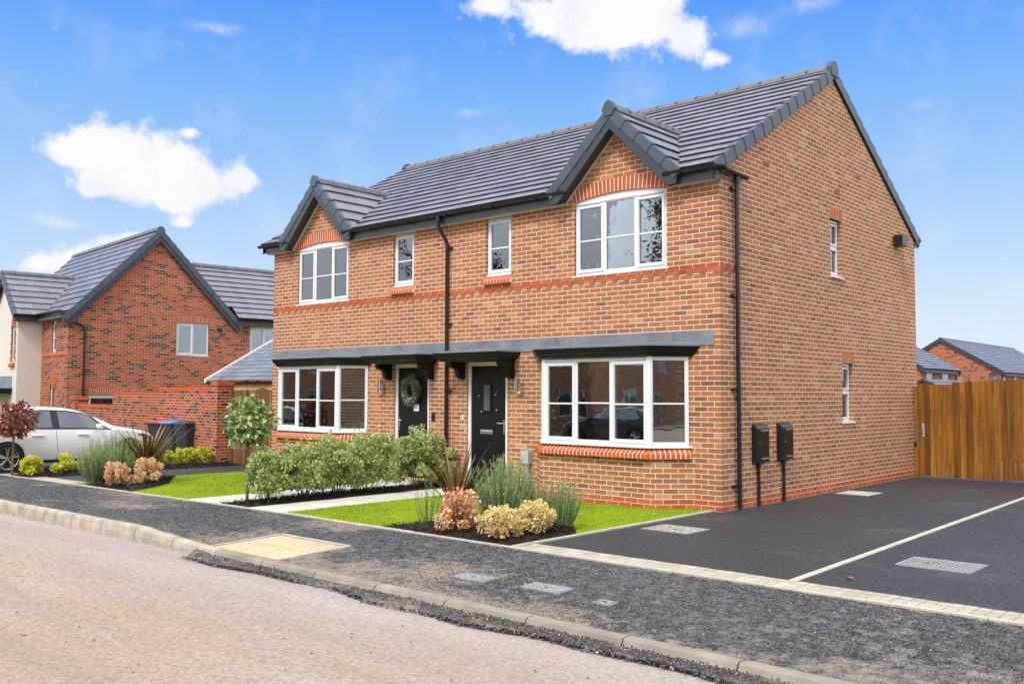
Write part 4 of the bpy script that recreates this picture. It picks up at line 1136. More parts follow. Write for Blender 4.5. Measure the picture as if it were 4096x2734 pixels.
# ---- dormer gables
def dormer(xc):
    zt = 6.14; half = 1.235; sl = (zt-4.97)/half; yb = YR-(ZR-zt)/TAN; yf = -.25
    m_ = MB(); m_.uvs = []
    tiles(m_, yf+.02, yb+.35, (xc+half, 4.97), (xc, zt), axis='y', flip=True, g=.35)
    tiles(m_, yf+.02, yb+.35, (xc-half, 4.97), (xc, zt), axis='y', g=.35)
    o = tile_obj(m_, 'gable_roof', H)
    u = MB(); underlay(u, yf+.03, yb, (xc+half-.05, 4.97+.05*sl), (xc, zt), .05, 'y'); underlay(u, yf+.03, yb, (xc-half+.05, 4.97+.05*sl), (xc, zt), .05, 'y'); u.build('roof_underlay', MAT['anthracite'], o)
    r_ = MB(); ridge_tiles(r_, yf+.02, yb+.12, zt+.045, xc, 'y', .45, .12, sl*.8); r_.build('ridge_tile_row', MAT['ridge_tile'], o)
    v = MB(); verge_caps(v, (xc+half+.02, 4.95), (xc+.05, zt-.05*sl), yf, -1, .35, 'y', .12, .09); verge_caps(v, (xc-half-.02, 4.95), (xc-.05, zt-.05*sl), yf, -1, .35, 'y', .12, .09)
    v.build('verge', MAT['verge_grey'], o, bevel=.005)
    # barge boards
    zi = 5.835; b = MB()
    for s_ in (-1, 1):
        pts = [(xc, zi), (xc+s_*1.045, 4.785), (xc+s_*(1.045+.16), 4.785), (xc+s_*(half+.0), 4.93), (xc, zt-.07)]
        b.prism(pts, yf+.0, yf+.028, 'y')
    b.build('barge_board', MAT['anthracite'], o, bevel=.003)
    b = MB()
    for s_ in (-1, 1):
        b.hexa([(xc, yf+.028, zi+.02), (xc+s_*1.05, yf+.028, zi+.02-1.05*sl*1.06), (xc+s_*1.05, .0, zi+.02-1.05*sl*1.06), (xc, .0, zi+.02), (xc, yf+.028, zi+.035), (xc+s_*1.05, yf+.028, zi+.035-1.05*sl*1.06), (xc+s_*1.05, .0, zi+.035-1.05*sl*1.06), (xc, .0, zi+.035)])
    b.build('gable_soffit', MAT['anthracite'], o)
    b = MB()
    for s_ in (-1, 1):
        z9 = zi+.012
        b.hexa([(xc, -.05, z9), (xc+s_*1.05, -.05, z9-1.05*sl*1.06), (xc+s_*1.05, .0, z9-1.05*sl*1.06), (xc, .0, z9), (xc, -.05, z9+.006), (xc+s_*1.05, -.05, z9+.006-1.05*sl*1.06), (xc+s_*1.05, .0, z9+.006-1.05*sl*1.06), (xc, .0, z9+.006)])
    b.build('soffit_strip', MAT['soffit'], o)
    b = MB()
    for s_ in (-1, 1):      # box ends closing the eaves against the gable
        b.prism([(yf+.002, 4.785), (.0, 4.785), (.0, 4.97), (yf+.002, 4.97)], xc+s_*1.055-.012, xc+s_*1.055+.012, 'x')
    b.build('eaves_box_end', MAT['anthracite'], o)
    c = MB(); c.prism([(xc-.13, zt+.0), (xc-.07, zt+.11), (xc, zt+.15), (xc+.07, zt+.11), (xc+.13, zt+.0), (xc+.07, zt-.11), (xc-.07, zt-.11)], yf-.03, yf+.06, 'y'); c.build('ridge_end_cap', MAT['verge_grey'], o, bevel=.008)
    # valley troughs
    b = MB()
    for s_ in (-1, 1):
        p0 = Vector((xc+s_*(half-.03), ye+.03, zr(ye)+.03)); p1 = Vector((xc, yb, zt+.04)); b.tube([p0, p1], .014, 6)
    b.build('valley', MAT['cap_grey'], o)
for g in G: dormer(g)

# ---- side wall equipment
def meter(y0, w, name='meter_box'):
    b = MB(); d0, d1 = .075, .095
    pts = [(0, .64), (d1, .655), (d1+.002, 1.17), (d0, 1.21), (0, 1.245)]
    b.prism(pts, y0, y0+w, 'y')
    o = b.build(name, MAT['meter_black'], H, bevel=.012)
    f = MB(); f.box(.09, d1+.012, y0+.03, y0+w-.03, .68, 1.165); f.build('door', MAT['meter_black'], o, bevel=.01)
    l = MB()
    for z in (1.125, 1.14, .705, .72): l.box(.09, d1+.016, y0+w*.3, y0+w-.06, z, z+.005)
    l.build('louvre', MAT['ivory_box'], o)
    k = MB(); k.tube([(d1, y0+.1, .95), (d1+.02, y0+.1, .95)], .008, 8); k.build('lock', MAT['chrome'], o)
    return o
meter(.90, .40); meter(1.73, .40)
for y_ in (1.06, 1.90):
    b = MB(); b.tube([(.035, y_, .64), (.035, y_, .0)], .024, 12); b.tube([(.035, y_, .66), (.035, y_, .60)], .034, 12); b.build('service_pipe', MAT['meter_black'], H)
b = MB(); b.box(0, .03, 1.36, 1.43, 1.05, 1.19); o = b.build('key_safe', MAT['ivory_box'], H, bevel=.008)
b = MB(); b.box(.03, .034, 1.375, 1.415, 1.12, 1.17); b.build('keypad', MAT['meter_black'], o)
# flood light on the gable
b = MB(); b.prism([(6.94, 4.66), (7.22, 4.66), (7.30, 4.80), (7.27, 4.90), (6.94, 4.88)], .02, .20, 'x'); o = b.build('flood_light', MAT['meter_black'], H, bevel=.01)
b = MB(); b.prism([(7.225, 4.665), (7.24, 4.66), (7.318, 4.80), (7.302, 4.81)], .04, .18, 'x'); b.build('lamp_face', MAT['white_plastic'], o)
b = MB(); b.box(.0, .05, 7.05, 7.15, 4.72, 4.82); b.build('bracket', MAT['meter_black'], o)
# utility riser by the bay
b = MB(); b.box(-3.73, -3.56, -.12, 0, .50, .72); o = b.build('supply_box', MAT['ivory_box'], H, bevel=.008)
b = MB(); b.box(-3.68, -3.61, -.075, 0, .0, .50); b.build('conduit', MAT['ivory_box'], o, bevel=.006)

# ================================================================== WREATH
def leaf_mesh(name, mat, P, D, Nn, size, width, tone, parent=None, fold=0.25):
    """one mesh of folded leaves. P base points, D directions, Nn normals (numpy)"""
    n = len(P); off = np.array(origin_of(parent))
    D = D/np.linalg.norm(D, axis=1, keepdims=True)
    S = np.cross(D, Nn); S /= np.linalg.norm(S, axis=1, keepdims=True)+1e-9
    U = np.cross(S, D)
    size = np.broadcast_to(size, n)[:, None]; width = np.broadcast_to(width, n)[:, None]
    a = P; b = P+D*size*0.5+S*width*0.5+U*width*fold; c = P+D*size; d = P+D*size*0.5-S*width*0.5+U*width*fold
    V = np.stack([a, b, c, d], 1).reshape(-1, 3)-off
    me = bpy.data.meshes.new(name)
    me.vertices.add(4*n); me.vertices.foreach_set('co', V.astype(np.float32).ravel())
    idx = np.arange(n)[:, None]*4+np.array([0, 1, 2, 0, 2, 3])[None]
    me.loops.add(6*n); me.loops.foreach_set('vertex_index', idx.astype(np.int32).ravel())
    me.polygons.add(2*n); me.polygons.foreach_set('loop_start', (np.arange(2*n)*3).astype(np.int32)); me.polygons.foreach_set('loop_total', np.full(2*n, 3, np.int32))
    at = me.attributes.new('tone', 'FLOAT', 'POINT'); at.data.foreach_set('value', np.repeat(np.clip(tone, 0, 1), 4).astype(np.float32))
    me.materials.append(MAT[mat]); me.update(calc_edges=True); me.validate()
    o = bpy.data.objects.new(name, me); scene.collection.objects.link(o); o.parent = parent
    return o
NR = np.random.RandomState
def rdir(r, n):
    v = r.normal(size=(n, 3)); return v/np.linalg.norm(v, axis=1, keepdims=True)

W = empty('door_wreath', (-6.60, 0.02, 1.735)); tag(W, 'green fir wreath with white berries hanging on the black door', 'wreath')
r = NR(4); n = 2600
t = r.uniform(0, 2*PI, n); rad = .175+r.normal(size=n)*.034
P = np.stack([-6.60+np.cos(t)*rad, .0-r.uniform(0, .05, n), 1.735+np.sin(t)*rad*1.12], 1)
Dr = np.stack([np.cos(t+.9), -r.uniform(0, .8, n), np.sin(t+.9)], 1)+rdir(r, n)*.55
leaf_mesh('fir_sprigs', 'fir_green', P, Dr, rdir(r, n), r.uniform(.035, .075, n), .011, r.uniform(0, 1, n), W)
for k in range(20):
    b = MB(); a = r.uniform(0, 2*PI); rr_ = .17+r.normal()*.05; c = (-6.60+math.cos(a)*rr_, -.06, 1.735+math.sin(a)*rr_*1.1)
    b.lathe([(.001, -.011), (.009, -.006), (.011, 0), (.008, .007), (.001, .011)], c, 8); b.build('berry', MAT['berry'], W, smooth=True)
for a in (0.9, 2.4, 4.0, 5.2):
    b = MB(); c = (-6.60+math.cos(a)*.17, -.055, 1.735+math.sin(a)*.19); b.lathe([(.001, -.04), (.022, -.025), (.026, 0), (.018, .025), (.001, .04)], c, 9); b.build('fir_cone', MAT['cone'], W)
b = MB(); b.tube([(-6.60, .045, 2.16), (-6.60, .04, 1.95)], .004, 6); b.build('ribbon', MAT['trim_black'], W)

# ================================================================== GENERIC BUILDINGS
def rel_house(name, loc, rz, label, cat='house'):
    o = empty(name, (0, 0, 0)); tag(o, label, cat); return o
def barge(mb, e, r, a, axis, dep=.24, th=.02):
    """sloping board under the verge; e, r in (p, z)"""
    def m(q, aa, dz): return (aa, q[0], q[1]+dz) if axis == 'x' else (q[0], aa, q[1]+dz)
    mb.hexa([m(e, a, -dep), m(r, a, -dep), m(r, a+th, -dep), m(e, a+th, -dep), m(e, a, 0), m(r, a, 0), m(r, a+th, 0), m(e, a+th, 0)])

# ---- the house on the left
LH = empty('detached_house', (0, 0, 0))
tag(LH, 'detached house in red brick flecked with dark bricks and a cream rendered front gable', 'house')
mb = MB(); gp = 6.02; ap = 7.38
hl = [(0.70, 1.64+.55, 0.9, 1.60), (3.72, 4.96, 3.03, 4.23), (6.60, 7.85, 3.03, 4.23)]
wall_cells(mb, 0, 10.2, -1.0, 4.3, hl, lambda a, d, z: (-d, a, z), .1)
mb.face([(0, 0, 4.3), (0, gp, 4.3), (0, 3.01, ap)])
mb.build('gable_wall', MAT['dark_mix_brick'], LH, uv=(0, 0, 0))
mb = MB(); hf = [(-1.72, -1.25, 3.05, 4.17), (-1.80, -1.30, .2, 1.93)]
wall_cells(mb, -9.2, 0, -1.0, 4.35, hf, lambda a, d, z: (a, d, z), .1); mb.build('front_wall', MAT['dark_mix_brick'], LH, uv=(0, 0, 0))
mb = MB(); mb.face([(-9.2, 0, -1), (-9.2, 10.2, -1), (-9.2, 10.2, 4.3), (-9.2, 3.01, ap), (-9.2, 0, 4.3)]); mb.face([(0, 10.2, -1), (-9.2, 10.2, -1), (-9.2, 10.2, 4.3), (0, 10.2, 4.3)]); mb.face([(0, 10.2, 4.3), (-5.2, 10.2, 4.3), (-2.6, 10.2, 6.6)])
mb.build('rear_wall', MAT['dark_mix_brick'], LH, uv=(0, 0, 0))
mb = MB(); mb.box(-3.0, .004, -.004, .05, 2.98, 3.05); mb.build('string_course', MAT['red_brick'], LH, uv=(0, 0, 0))
for k in range(12):
    mb = MB(); x_ = -.1-k*.225; mb.box(x_-.105, x_, -.02, .05, 2.905, 2.975); mb.build('dentil_header', MAT['plain_red'], LH)
SL = 1.035; zt = 7.50
def zg(y): return zt-SL*abs(y-3.01)
m_ = MB(); m_.uvs = []
tiles(m_, -9.35, .15, (-.22, zg(-.22)), (3.01, zt), g=.36); tiles(m_, -9.35, .15, (6.24, zg(6.24)), (3.01, zt), g=.36, flip=True)
RL = tile_obj(m_, 'roof', LH)
u_ = MB(); underlay(u_, -9.3, .12, (-.1, zg(-.1)), (3.01, zt), .05); underlay(u_, -9.3, .12, (6.1, zg(6.1)), (3.01, zt), .05); u_.build('roof_underlay', MAT['anthracite'], RL)
b = MB(); ridge_tiles(b, -9.35, .15, zt+.06, 3.01, 'x', .45, .13, .8); b.build('ridge_tile_row', MAT['ridge_tile'], RL)
v = MB(); verge_caps(v, (-.22, zg(-.22)), (2.96, zg(2.96)), .16, 1, .36); verge_caps(v, (6.24, zg(6.24)), (3.06, zg(3.06)), .16, 1, .36); v.build('verge', MAT['verge_grey'], RL)
b = MB(); barge(b, (-.15, zg(-.15)-.10), (3.01, zt-.10), .125, 'x', .30); barge(b, (6.06, zg(6.06)-.10), (3.01, zt-.10), .125, 'x', .30); b.build('barge_board', MAT['anthracite'], RL)
b = MB(); b.box(.0, .15, -.2, .25, 4.03, 4.2); b.build('eaves_box_end', MAT['anthracite'], RL)
b = MB(); b.prism([(2.86, zt+.0), (2.88, zt-.12), (3.14, zt-.12), (3.16, zt+.0), (3.09, zt+.11), (3.01, zt+.14), (2.93, zt+.11)], .08, .18, 'x'); b.build('ridge_end_cap', MAT['verge_grey'], RL)
# wing with its eaves towards us
m_ = MB(); m_.uvs = []
nw = 10
for k in range(nw):
    xa_, za_ = .28-2.88*k/nw, 4.47+2.25*k/nw; xb_, zb_ = .28-2.88*(k+1)/nw, 4.47+2.25*(k+1)/nw
    ys_ = max(3.01+(zt-za_)/SL-.08, 5.98 if xa_ > -.02 else 0)
    tiles(m_, ys_, 10.35, (xa_, za_), (xb_+(xb_-xa_)*.05, zb_+(zb_-za_)*.05), axis='y', flip=True, g=.5)
tiles(m_, 3.2, 10.35, (-5.45, 4.47), (-2.6, 6.72), axis='y', g=.36)
RW = tile_obj(m_, 'wing_roof', LH)
b = MB(); ridge_tiles(b, 3.2, 10.35, 6.72+.06, -2.6, 'y', .45, .13, .8); b.build('ridge_tile_row', MAT['ridge_tile'], RW)
b = MB(); b.box(.19, .21, 5.95, 10.3, 4.24, 4.46); b.box(0, .19, 5.95, 5.97, 4.24, 4.44); b.build('fascia', MAT['anthracite'], LH)
b = MB(); gutter(b, [(.27, 6.0, 4.47), (.27, 10.4, 4.47)]); b.build('gutter', MAT['gutter_black'], LH)
b = MB(); b.box(0, .2, 5.98, 10.3, 4.235, 4.25); b.build('soffit', MAT['soffit'], LH)
# front eaves + projecting rendered gable
PV = -2.85; PU = -.80; PC = -4.55; pw = PC-PV
b = MB(); b.box(PV-.0+.2, .02, -.21, -.19, 4.22, 4.42); b.box(.0, .02, -.19, .0, 4.22, 4.42); b.build('fascia', MAT['anthracite'], LH)
b = MB(); b.box(PV+.05, .02, -.2, .01, 4.225, 4.24); b.build('soffit', MAT['soffit'], LH)
b = MB(); gutter(b, [(PV+.3, -.27, 4.44), (.12, -.27, 4.44)]); b.build('gutter', MAT['gutter_black'], LH)
XL = 2*PC-PV
b = MB(); b.face([(PV, PU, -1), (PV, 0, -1), (PV, 0, 4.3), (PV, PU, 4.3)]); b.face([(XL, PU, -1), (XL, 0, -1), (XL, 0, 4.3), (XL, PU, 4.3)])
holes_r = [(-3.60, -3.15, 2.75, 4.0)]
wall_cells(b, XL, PV, -1, 4.3, holes_r, lambda a, d, z: (a, PU+d, z), .1); b.face([(XL, PU, 4.3), (PV, PU, 4.3), (PC, PU, 5.95)])
b.build('rendered_bay', MAT['render_cream'], LH)
zr2 = 6.02; hw = PV+.24-PC; sl2 = (zr2-4.38)/hw
m_ = MB(); m_.uvs = []
tiles(m_, PU-.18, 1.7, (PC+hw, 4.38), (PC, zr2), axis='y', flip=True, g=.34); tiles(m_, PU-.18, 1.7, (PC-hw, 4.38), (PC, zr2), axis='y', g=.34)
RF = tile_obj(m_, 'gable_roof', LH)
b = MB(); ridge_tiles(b, PU-.18, 1.75, zr2+.06, PC, 'y', .45, .12, .8); b.build('ridge_tile_row', MAT['ridge_tile'], RF)
v = MB(); verge_caps(v, (PC+hw, 4.38), (PC, zr2), PU-.2, -1, .34, 'y', .14, .1); verge_caps(v, (PC-hw, 4.38), (PC, zr2), PU-.2, -1, .34, 'y', .14, .1); v.build('verge', MAT['verge_grey'], RF)
b = MB(); barge(b, (PC+hw, 4.30), (PC, zr2-.08), PU-.17, 'y', .26); barge(b, (PC-hw, 4.30), (PC, zr2-.08), PU-.17, 'y', .26); b.build('barge_board', MAT['anthracite'], RF)
b = MB(); b.box(PV+.18, PV+.2, PU-.17, -.2, 4.16, 4.38); b.box(PV-.02, PV+.2, PU-.17, PU-.15, 4.16, 4.38); b.build('fascia', MAT['anthracite'], LH)
b = MB(); gutter(b, [(PV+.27, PU-.2, 4.40), (PV+.27, -.22, 4.40)]); b.build('gutter', MAT['gutter_black'], LH)
b = MB(); b.box(PV, PV+.2, PU-.16, -.19, 4.165, 4.18); b.build('soffit', MAT['soffit'], LH)
b = MB(); b.tube([(PV+.2, -.2, 4.42), (PC, 1.45, zr2+.02)], .02, 6); b.build('valley', MAT['cap_grey'], RF)
# windows
def lwin(O, U, W_, w, h, lights, **k): return window(LH, O, U, W_, w, h, lights, **k)
lwin((-.05, 3.73, 3.035), (0, 1, 0), (-1, 0, 0), 1.22, 1.19, [(0, .61, True), (.61, 1.22, False)], bar=False, blind='grey_slats')
lwin((-.05, 6.61, 3.035), (0, 1, 0), (-1, 0, 0), 1.23, 1.19, [(0, .61, True), (.61, 1.23, False)], bar=False, blind='grey_slats')
lwin((-.05, .71, .905), (0, 1, 0), (-1, 0, 0), 1.47, .69, [(0, .93, True), (.93, 1.47, False)], bar=False)
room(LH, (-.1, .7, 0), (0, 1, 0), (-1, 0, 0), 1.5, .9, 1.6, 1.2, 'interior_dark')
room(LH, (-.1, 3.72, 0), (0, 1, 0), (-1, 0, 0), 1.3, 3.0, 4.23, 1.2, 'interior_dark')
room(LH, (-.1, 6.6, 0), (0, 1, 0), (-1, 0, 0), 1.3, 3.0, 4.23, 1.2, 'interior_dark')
lwin((-1.715, .05, 3.055), (1, 0, 0), (0, 1, 0), .46, 1.11, [(0, .46, True)], frosted=True)
lwin((-1.795, .05, .205), (1, 0, 0), (0, 1, 0), .49, 1.72, [(0, .49, False)], frosted=True, bar=False)
lwin((-3.595, PU+.05, 2.755), (1, 0, 0), (0, 1, 0), .44, 1.24, [(0, .44, True)], frosted=True)
for k in range(9):      # toothed brick quoins round the slit window
    for s_ in (-1, 1):
        e = .07 if k % 2 else .13; xw = -3.15 if s_ > 0 else -3.60
        mb = MB(); mb.box(*(sorted((xw, xw+s_*e))), PU-.006, PU+.05, 2.76+k*.145, 2.76+k*.145+.138); mb.build('quoin_brick', MAT['plain_red'], LH)
mb = MB(); pts = [(-3.68, 4.0), (-3.07, 4.0), (-3.1, 4.26), (-3.22, 4.42), (-3.375, 4.48), (-3.53, 4.42), (-3.65, 4.26)]; mb.prism(pts, PU-.008, PU+.02, 'y'); mb.build('window_arch', MAT['plain_red'], LH)
mb = MB(); mb.prism([(PU-.09, 2.66), (PU, 2.73), (PU, 2.56), (PU-.09, 2.58)], -3.64, -3.11, 'x'); mb.build('brick_sill', MAT['plain_red'], LH)
mb = MB(); pts = [(-1.86, 1.93), (-1.24, 1.93), (-1.26, 2.15), (-1.4, 2.3), (-1.55, 2.34), (-1.7, 2.3), (-1.84, 2.15)]; mb.prism(pts, -.008, .02, 'y'); mb.build('window_arch', MAT['plain_red'], LH)
for y0, y1, z0 in ((3.68, 5.0, 4.235), (.66, 2.55, 1.605)):
    l = MB(); l.box(-.05, .004, y0, y1, z0, z0+.222); l.build('soldier_course', MAT['soldier_brick'], LH, uv=(0, -y0, -z0))
for y_, z_ in ((1.52, 4.80), (1.97, 4.80), (1.0, 5.24), (4.1, 1.93)):
    v = MB(); v.box(-.02, .005, y_, y_+.21, z_, z_+.068); v.build('air_brick', MAT['red_vent'], LH)
b = MB(); b.box(0, .12, 5.28, 5.42, 3.98, 4.1); b.build('wall_vent', MAT['meter_black'], LH)
dp = MB(); dp.tube([(.02, -.27, 4.40), (.02, -.27, 4.28), (.06, -.1, 4.2), (.06, .42, 3.95), (.06, .52, 3.85), (.06, .52, -.6)], .034, 10); dp.build('downpipe', MAT['gutter_black'], LH, smooth=True)
# front canopy at the far left
b = MB(); b.box(-5.6, -3.35, PU-.75, PU, 1.62, 1.80); b.build('porch_canopy', MAT['canopy_black'], LH, bevel=.02)
b = MB(); b.box(-5.65, -3.3, PU-.8, PU, 1.80, 1.83); b.build('canopy_cap', MAT['cap_grey'], LH)
b = MB(); b.box(-5.6, -3.4, PU-.02, PU, 1.83, 2.25); b.build('lead_flashing', MAT['lead'], LH)
LH.location = (-25.3, 1.36, 0); LH.rotation_euler = (0, 0, -R(5.6))

# ---- houses beyond the fence
def back_house(name, label, xe, xr, y0, y1, ze, zr_, wins, porch=None, pipe_y=None, fb='far_brick'):
    """eaves at x=xe (towards +x), ridge at x=xr, gable facing -y at y0"""
    h = empty(name, (xe, y0, -1.6)); tag(h, label, 'house', 'houses beyond the garden fence')
    xl = 2*xr-xe; sl = (zr_-ze)/(xe-xr); b = MB()
    hol = [(a, c, z0, z1) for a, c, z0, z1 in wins]
    b.face([(xl, y0, -2.4), (xe-.2, y0, -2.4), (xe-.2, y0, ze-.05), (xr, y0, zr_-.12), (xl+.2, y0, ze-.05)]); b.build('gable_wall', MAT[fb], h, uv=(0, 0, 0), fix=False)
    b = MB(); wall_cells(b, y0, y1, -2.4, ze-.05, hol, lambda a, d, z: (xe-.2-d, a, z), .1); b.build('side_wall', MAT[fb], h, uv=(0, 0, 0))
    b = MB(); b.face([(xl, y1, -2.4), (xe-.2, y1, -2.4), (xe-.2, y1, ze-.05), (xr, y1, zr_-.12), (xl+.2, y1, ze-.05)]); b.face([(xl+.2, y0, -2.4), (xl+.2, y1, -2.4), (xl+.2, y1, ze), (xl+.2, y0, ze)]); b.build('rear_wall', MAT[fb], h, uv=(0, 0, 0))
    m_ = MB(); m_.uvs = []
    tiles(m_, y0-.1, y1+.1, (xe+.05, ze), (xr, zr_), axis='y', flip=True, g=.36); tiles(m_, y0-.1, y1+.1, (xl-.05, ze), (xr, zr_), axis='y', g=.36)
    ro = tile_obj(m_, 'roof', h)
    b = MB(); ridge_tiles(b, y0-.1, y1+.1, zr_+.05, xr, 'y', .45, .13, .5); b.build('ridge_tile_row', MAT['ridge_tile'], ro)
    b = MB(); barge(b, (xe+.08, ze+.06), (xr, zr_+.05), y0-.14, 'y', .30); barge(b, (xl-.08, ze+.06), (xr, zr_+.05), y0-.14, 'y', .30); b.build('barge_board', MAT['anthracite'], ro)
    b = MB(); b.box(xe-.03, xe, y0-.1, y1+.1, ze-.22, ze-.01); b.box(xe-.2, xe-.03, y0-.1, y0-.08, ze-.22, ze-.02); b.build('fascia', MAT['anthracite'], h)
    b = MB(); gutter(b, [(xe+.06, y0, ze), (xe+.06, y1+.15, ze)]); b.build('gutter', MAT['gutter_black'], h)
    for a, c, z0, z1 in wins:
        w = c-a; window(h, (xe-.25, a+.01, z0+.01), (0, 1, 0), (-1, 0, 0), w-.02, z1-z0-.02, [(0, w*.5, False), (w*.5, w-.02, False)], bar=False, vent=False)
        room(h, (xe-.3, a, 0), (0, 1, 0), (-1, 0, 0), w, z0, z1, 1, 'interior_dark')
    if pipe_y is not None:
        p = MB(); p.tube([(xe+.05, pipe_y+.25, ze-.05), (xe+.03, pipe_y+.2, ze-.25), (xe-.14, pipe_y, ze-.42), (xe-.14, pipe_y, -1.5)], .04, 8); p.build('downpipe', MAT['gutter_black'], h, smooth=True)
    return h
hA = back_house('terraced_house', 'long red brick house beyond the fence with satellite dish on its gable', -12.0, -16.4, 63.0, 84, 3.36, 6.02, [(63.5, 64.55, 2.0, 3.1), (66.6, 67.7, 2.0, 3.12), (69.8, 70.9, 2.0, 3.12)], pipe_y=62.95)
d = MB(); d.lathe([(.01, 0), (.20, .03), (.31, .09), (.315, .10), (.30, .10), (.19, .045), (.01, .02)], (0, 0, 0), 20)
do = d.build('satellite_dish', MAT['dish_grey'], None, smooth=True)
do.parent = hA; do.location = (-12.67+12.0, -.35, 3.1+1.6); do.rotation_euler = (R(80), 0, R(25))
d = MB(); d.tube([(-12.67, 62.98, 3.05), (-12.67, 62.68, 3.08)], .02, 6); d.build('dish_bracket', MAT['dish_grey'], hA)
hB = back_house('terraced_house', 'low red brick house with a porch roof between the gate and the long house', -12.2, -17.0, 46.3, 53.3, 3.28, 6.1, [(47.3, 48.7, 2.0, 3.06), (50.3, 51.8, 1.9, 3.08)], pipe_y=52.9)
b = MB(); m_ = MB(); m_.uvs = []
tiles(m_, 45.0, 52.2, (-11.15, 2.22), (-11.86, 2.62), axis='y', flip=True, g=.36); tiles(m_, 45.0, 52.2, (-12.6, 2.22), (-11.86, 2.62), axis='y', g=.36)
ro = tile_obj(m_, 'porch_roof', hB)
barge(b, (-11.1, 2.28), (-11.86, 2.68), 44.96, 'y', .14); barge(b, (-12.62, 2.28), (-11.86, 2.68), 44.96, 'y', .14); b.build('barge_board', MAT['anthracite'], ro)
b = MB(); b.face([(-12.4, 45.1, -2.4), (-11.3, 45.1, -2.4), (-11.3, 45.1, 2.25), (-11.86, 45.1, 2.58), (-12.4, 45.1, 2.3)]); b.face([(-11.3, 45.1, -2.4), (-11.3, 52, -2.4), (-11.3, 52, 2.25), (-11.3, 45.1, 2.25)]); b.build('porch_wall', MAT['far_brick'], hB, uv=(0, 0, 0))

# ---- slate-roofed outbuilding behind the neighbour's gate
S = empty('garage', (-16.6, 4.6, 0)); tag(S, 'small outbuilding with grey slate roof and pale timber fascia behind the wooden gate', 'outbuilding')
m_ = MB(); m_.uvs = []
tiles(m_, -19.15, -12.0, (2.95, 2.03), (6.2, 3.85), g=.25, lip=.022, low=.010, under=.006); tiles(m_, -19.15, -12.0, (9.45, 2.03), (6.2, 3.85), g=.25, lip=.022, low=.010, under=.006, flip=True)
ro = tile_obj(m_, 'roof', S, 'slate')
b = MB(); b.hexa([(-19.2, 2.9, 1.97), (-19.12, 2.9, 1.97), (-19.12, 6.2, 3.80), (-19.2, 6.2, 3.80), (-19.2, 2.9, 2.09), (-19.12, 2.9, 2.09), (-19.12, 6.2, 3.92), (-19.2, 6.2, 3.92)]); b.build('verge', MAT['upvc'], ro)
b = MB(); b.box(-19.1, -12.05, 3.04, 3.10, 1.66, 1.94); b.build('fascia', MAT['pale_timber'], S)
b = MB(); gutter(b, [(-19.3, 2.96, 2.0), (-12.0, 2.96, 2.0)], .05); b.build('gutter', MAT['gutter_black'], S)
b = MB(); b.box(-19.0, -12.1, 3.12, 9.3, -.3, 1.95); b.build('wall', MAT['dark_mix_brick'], S, uv=(0, 0, 0))

# ================================================================== WALLS AND FENCES
# screen wall: pillar near us, running back to the left house
WL = empty('screen_wall', (-14.45, .55, base_z(-14.45))); tag(WL, 'red brick garden wall stepping down in three levels behind the white car', 'wall')
A = Vector((-14.45, .62, 0)); B = Vector((-24.9, 1.55, 0)); dW = (B-A).normalized(); nW = Vector((dW.y, -dW.x, 0))
if nW.y < 0: nW = -nW      # away from the camera
LW = (B-A).length
def wseg(a, b, z, cap=True, t=.105, name='wall_panel'):
    m = MB().frame(A, dW, nW); m.box(a, b, -t, t, -.6, z-.075); m.build(name, MAT['dark_mix_brick'], WL, uv=(0, 0, 0))
    c = MB().frame(A, dW, nW); n = max(1, int((b-a)/.075))
    for k in range(n): c.box(a+(b-a)*k/n+.003, a+(b-a)*(k+1)/n-.003, -t-.004, t+.004, z-.075, z+.03)
    c.build('coping', MAT['plain_red'], WL)
wseg(.13, 3.55, 1.80); wseg(3.55, 7.0, 1.66); wseg(7.0, LW-.3, 1.27)
for a, z, w in ((-.15, 1.84, .16), (LW-.25, 1.42, .2)):
    m = MB().frame(A, dW, nW); m.box(a-w, a+w, -.22, .22, -.6, z); p = m.build('pillar', MAT['dark_mix_brick'], WL, uv=(0, 0, 0))
    m = MB().frame(A, dW, nW); m.box(a-w-.02, a+w+.02, -.24, .24, z, z+.12); m.build('pillar_cap', MAT['plain_red'], p, bevel=.01)

def boards(mb, tones, a0, a1, z0f, z1f, w=.118, y=0.0, rs=1):
    rr = random.Random(rs); x = a0
    while x < a1:
        b = min(x+w*rr.uniform(.86, 1.1), a1); d0 = rr.uniform(0, .02); t = rr.random()
        dz = rr.uniform(-.004, .004)
        mb.hexa([(x, y-d0, z0f(x)), (b, y-.012-d0*.3, z0f(b)), (b, y+.012, z0f(b)), (x, y+.012, z0f(x)), (x, y-d0, z1f(x)+dz), (b, y-.012-d0*.3, z1f(b)+dz), (b, y+.012, z1f(b)+dz), (x, y+.012, z1f(x)+dz)])
        tones += [t]*8; x = b+.006
def set_tone(o, tones):
    at = o.data.attributes.new('tone', 'FLOAT', 'POINT'); at.data.foreach_set('value', tones)
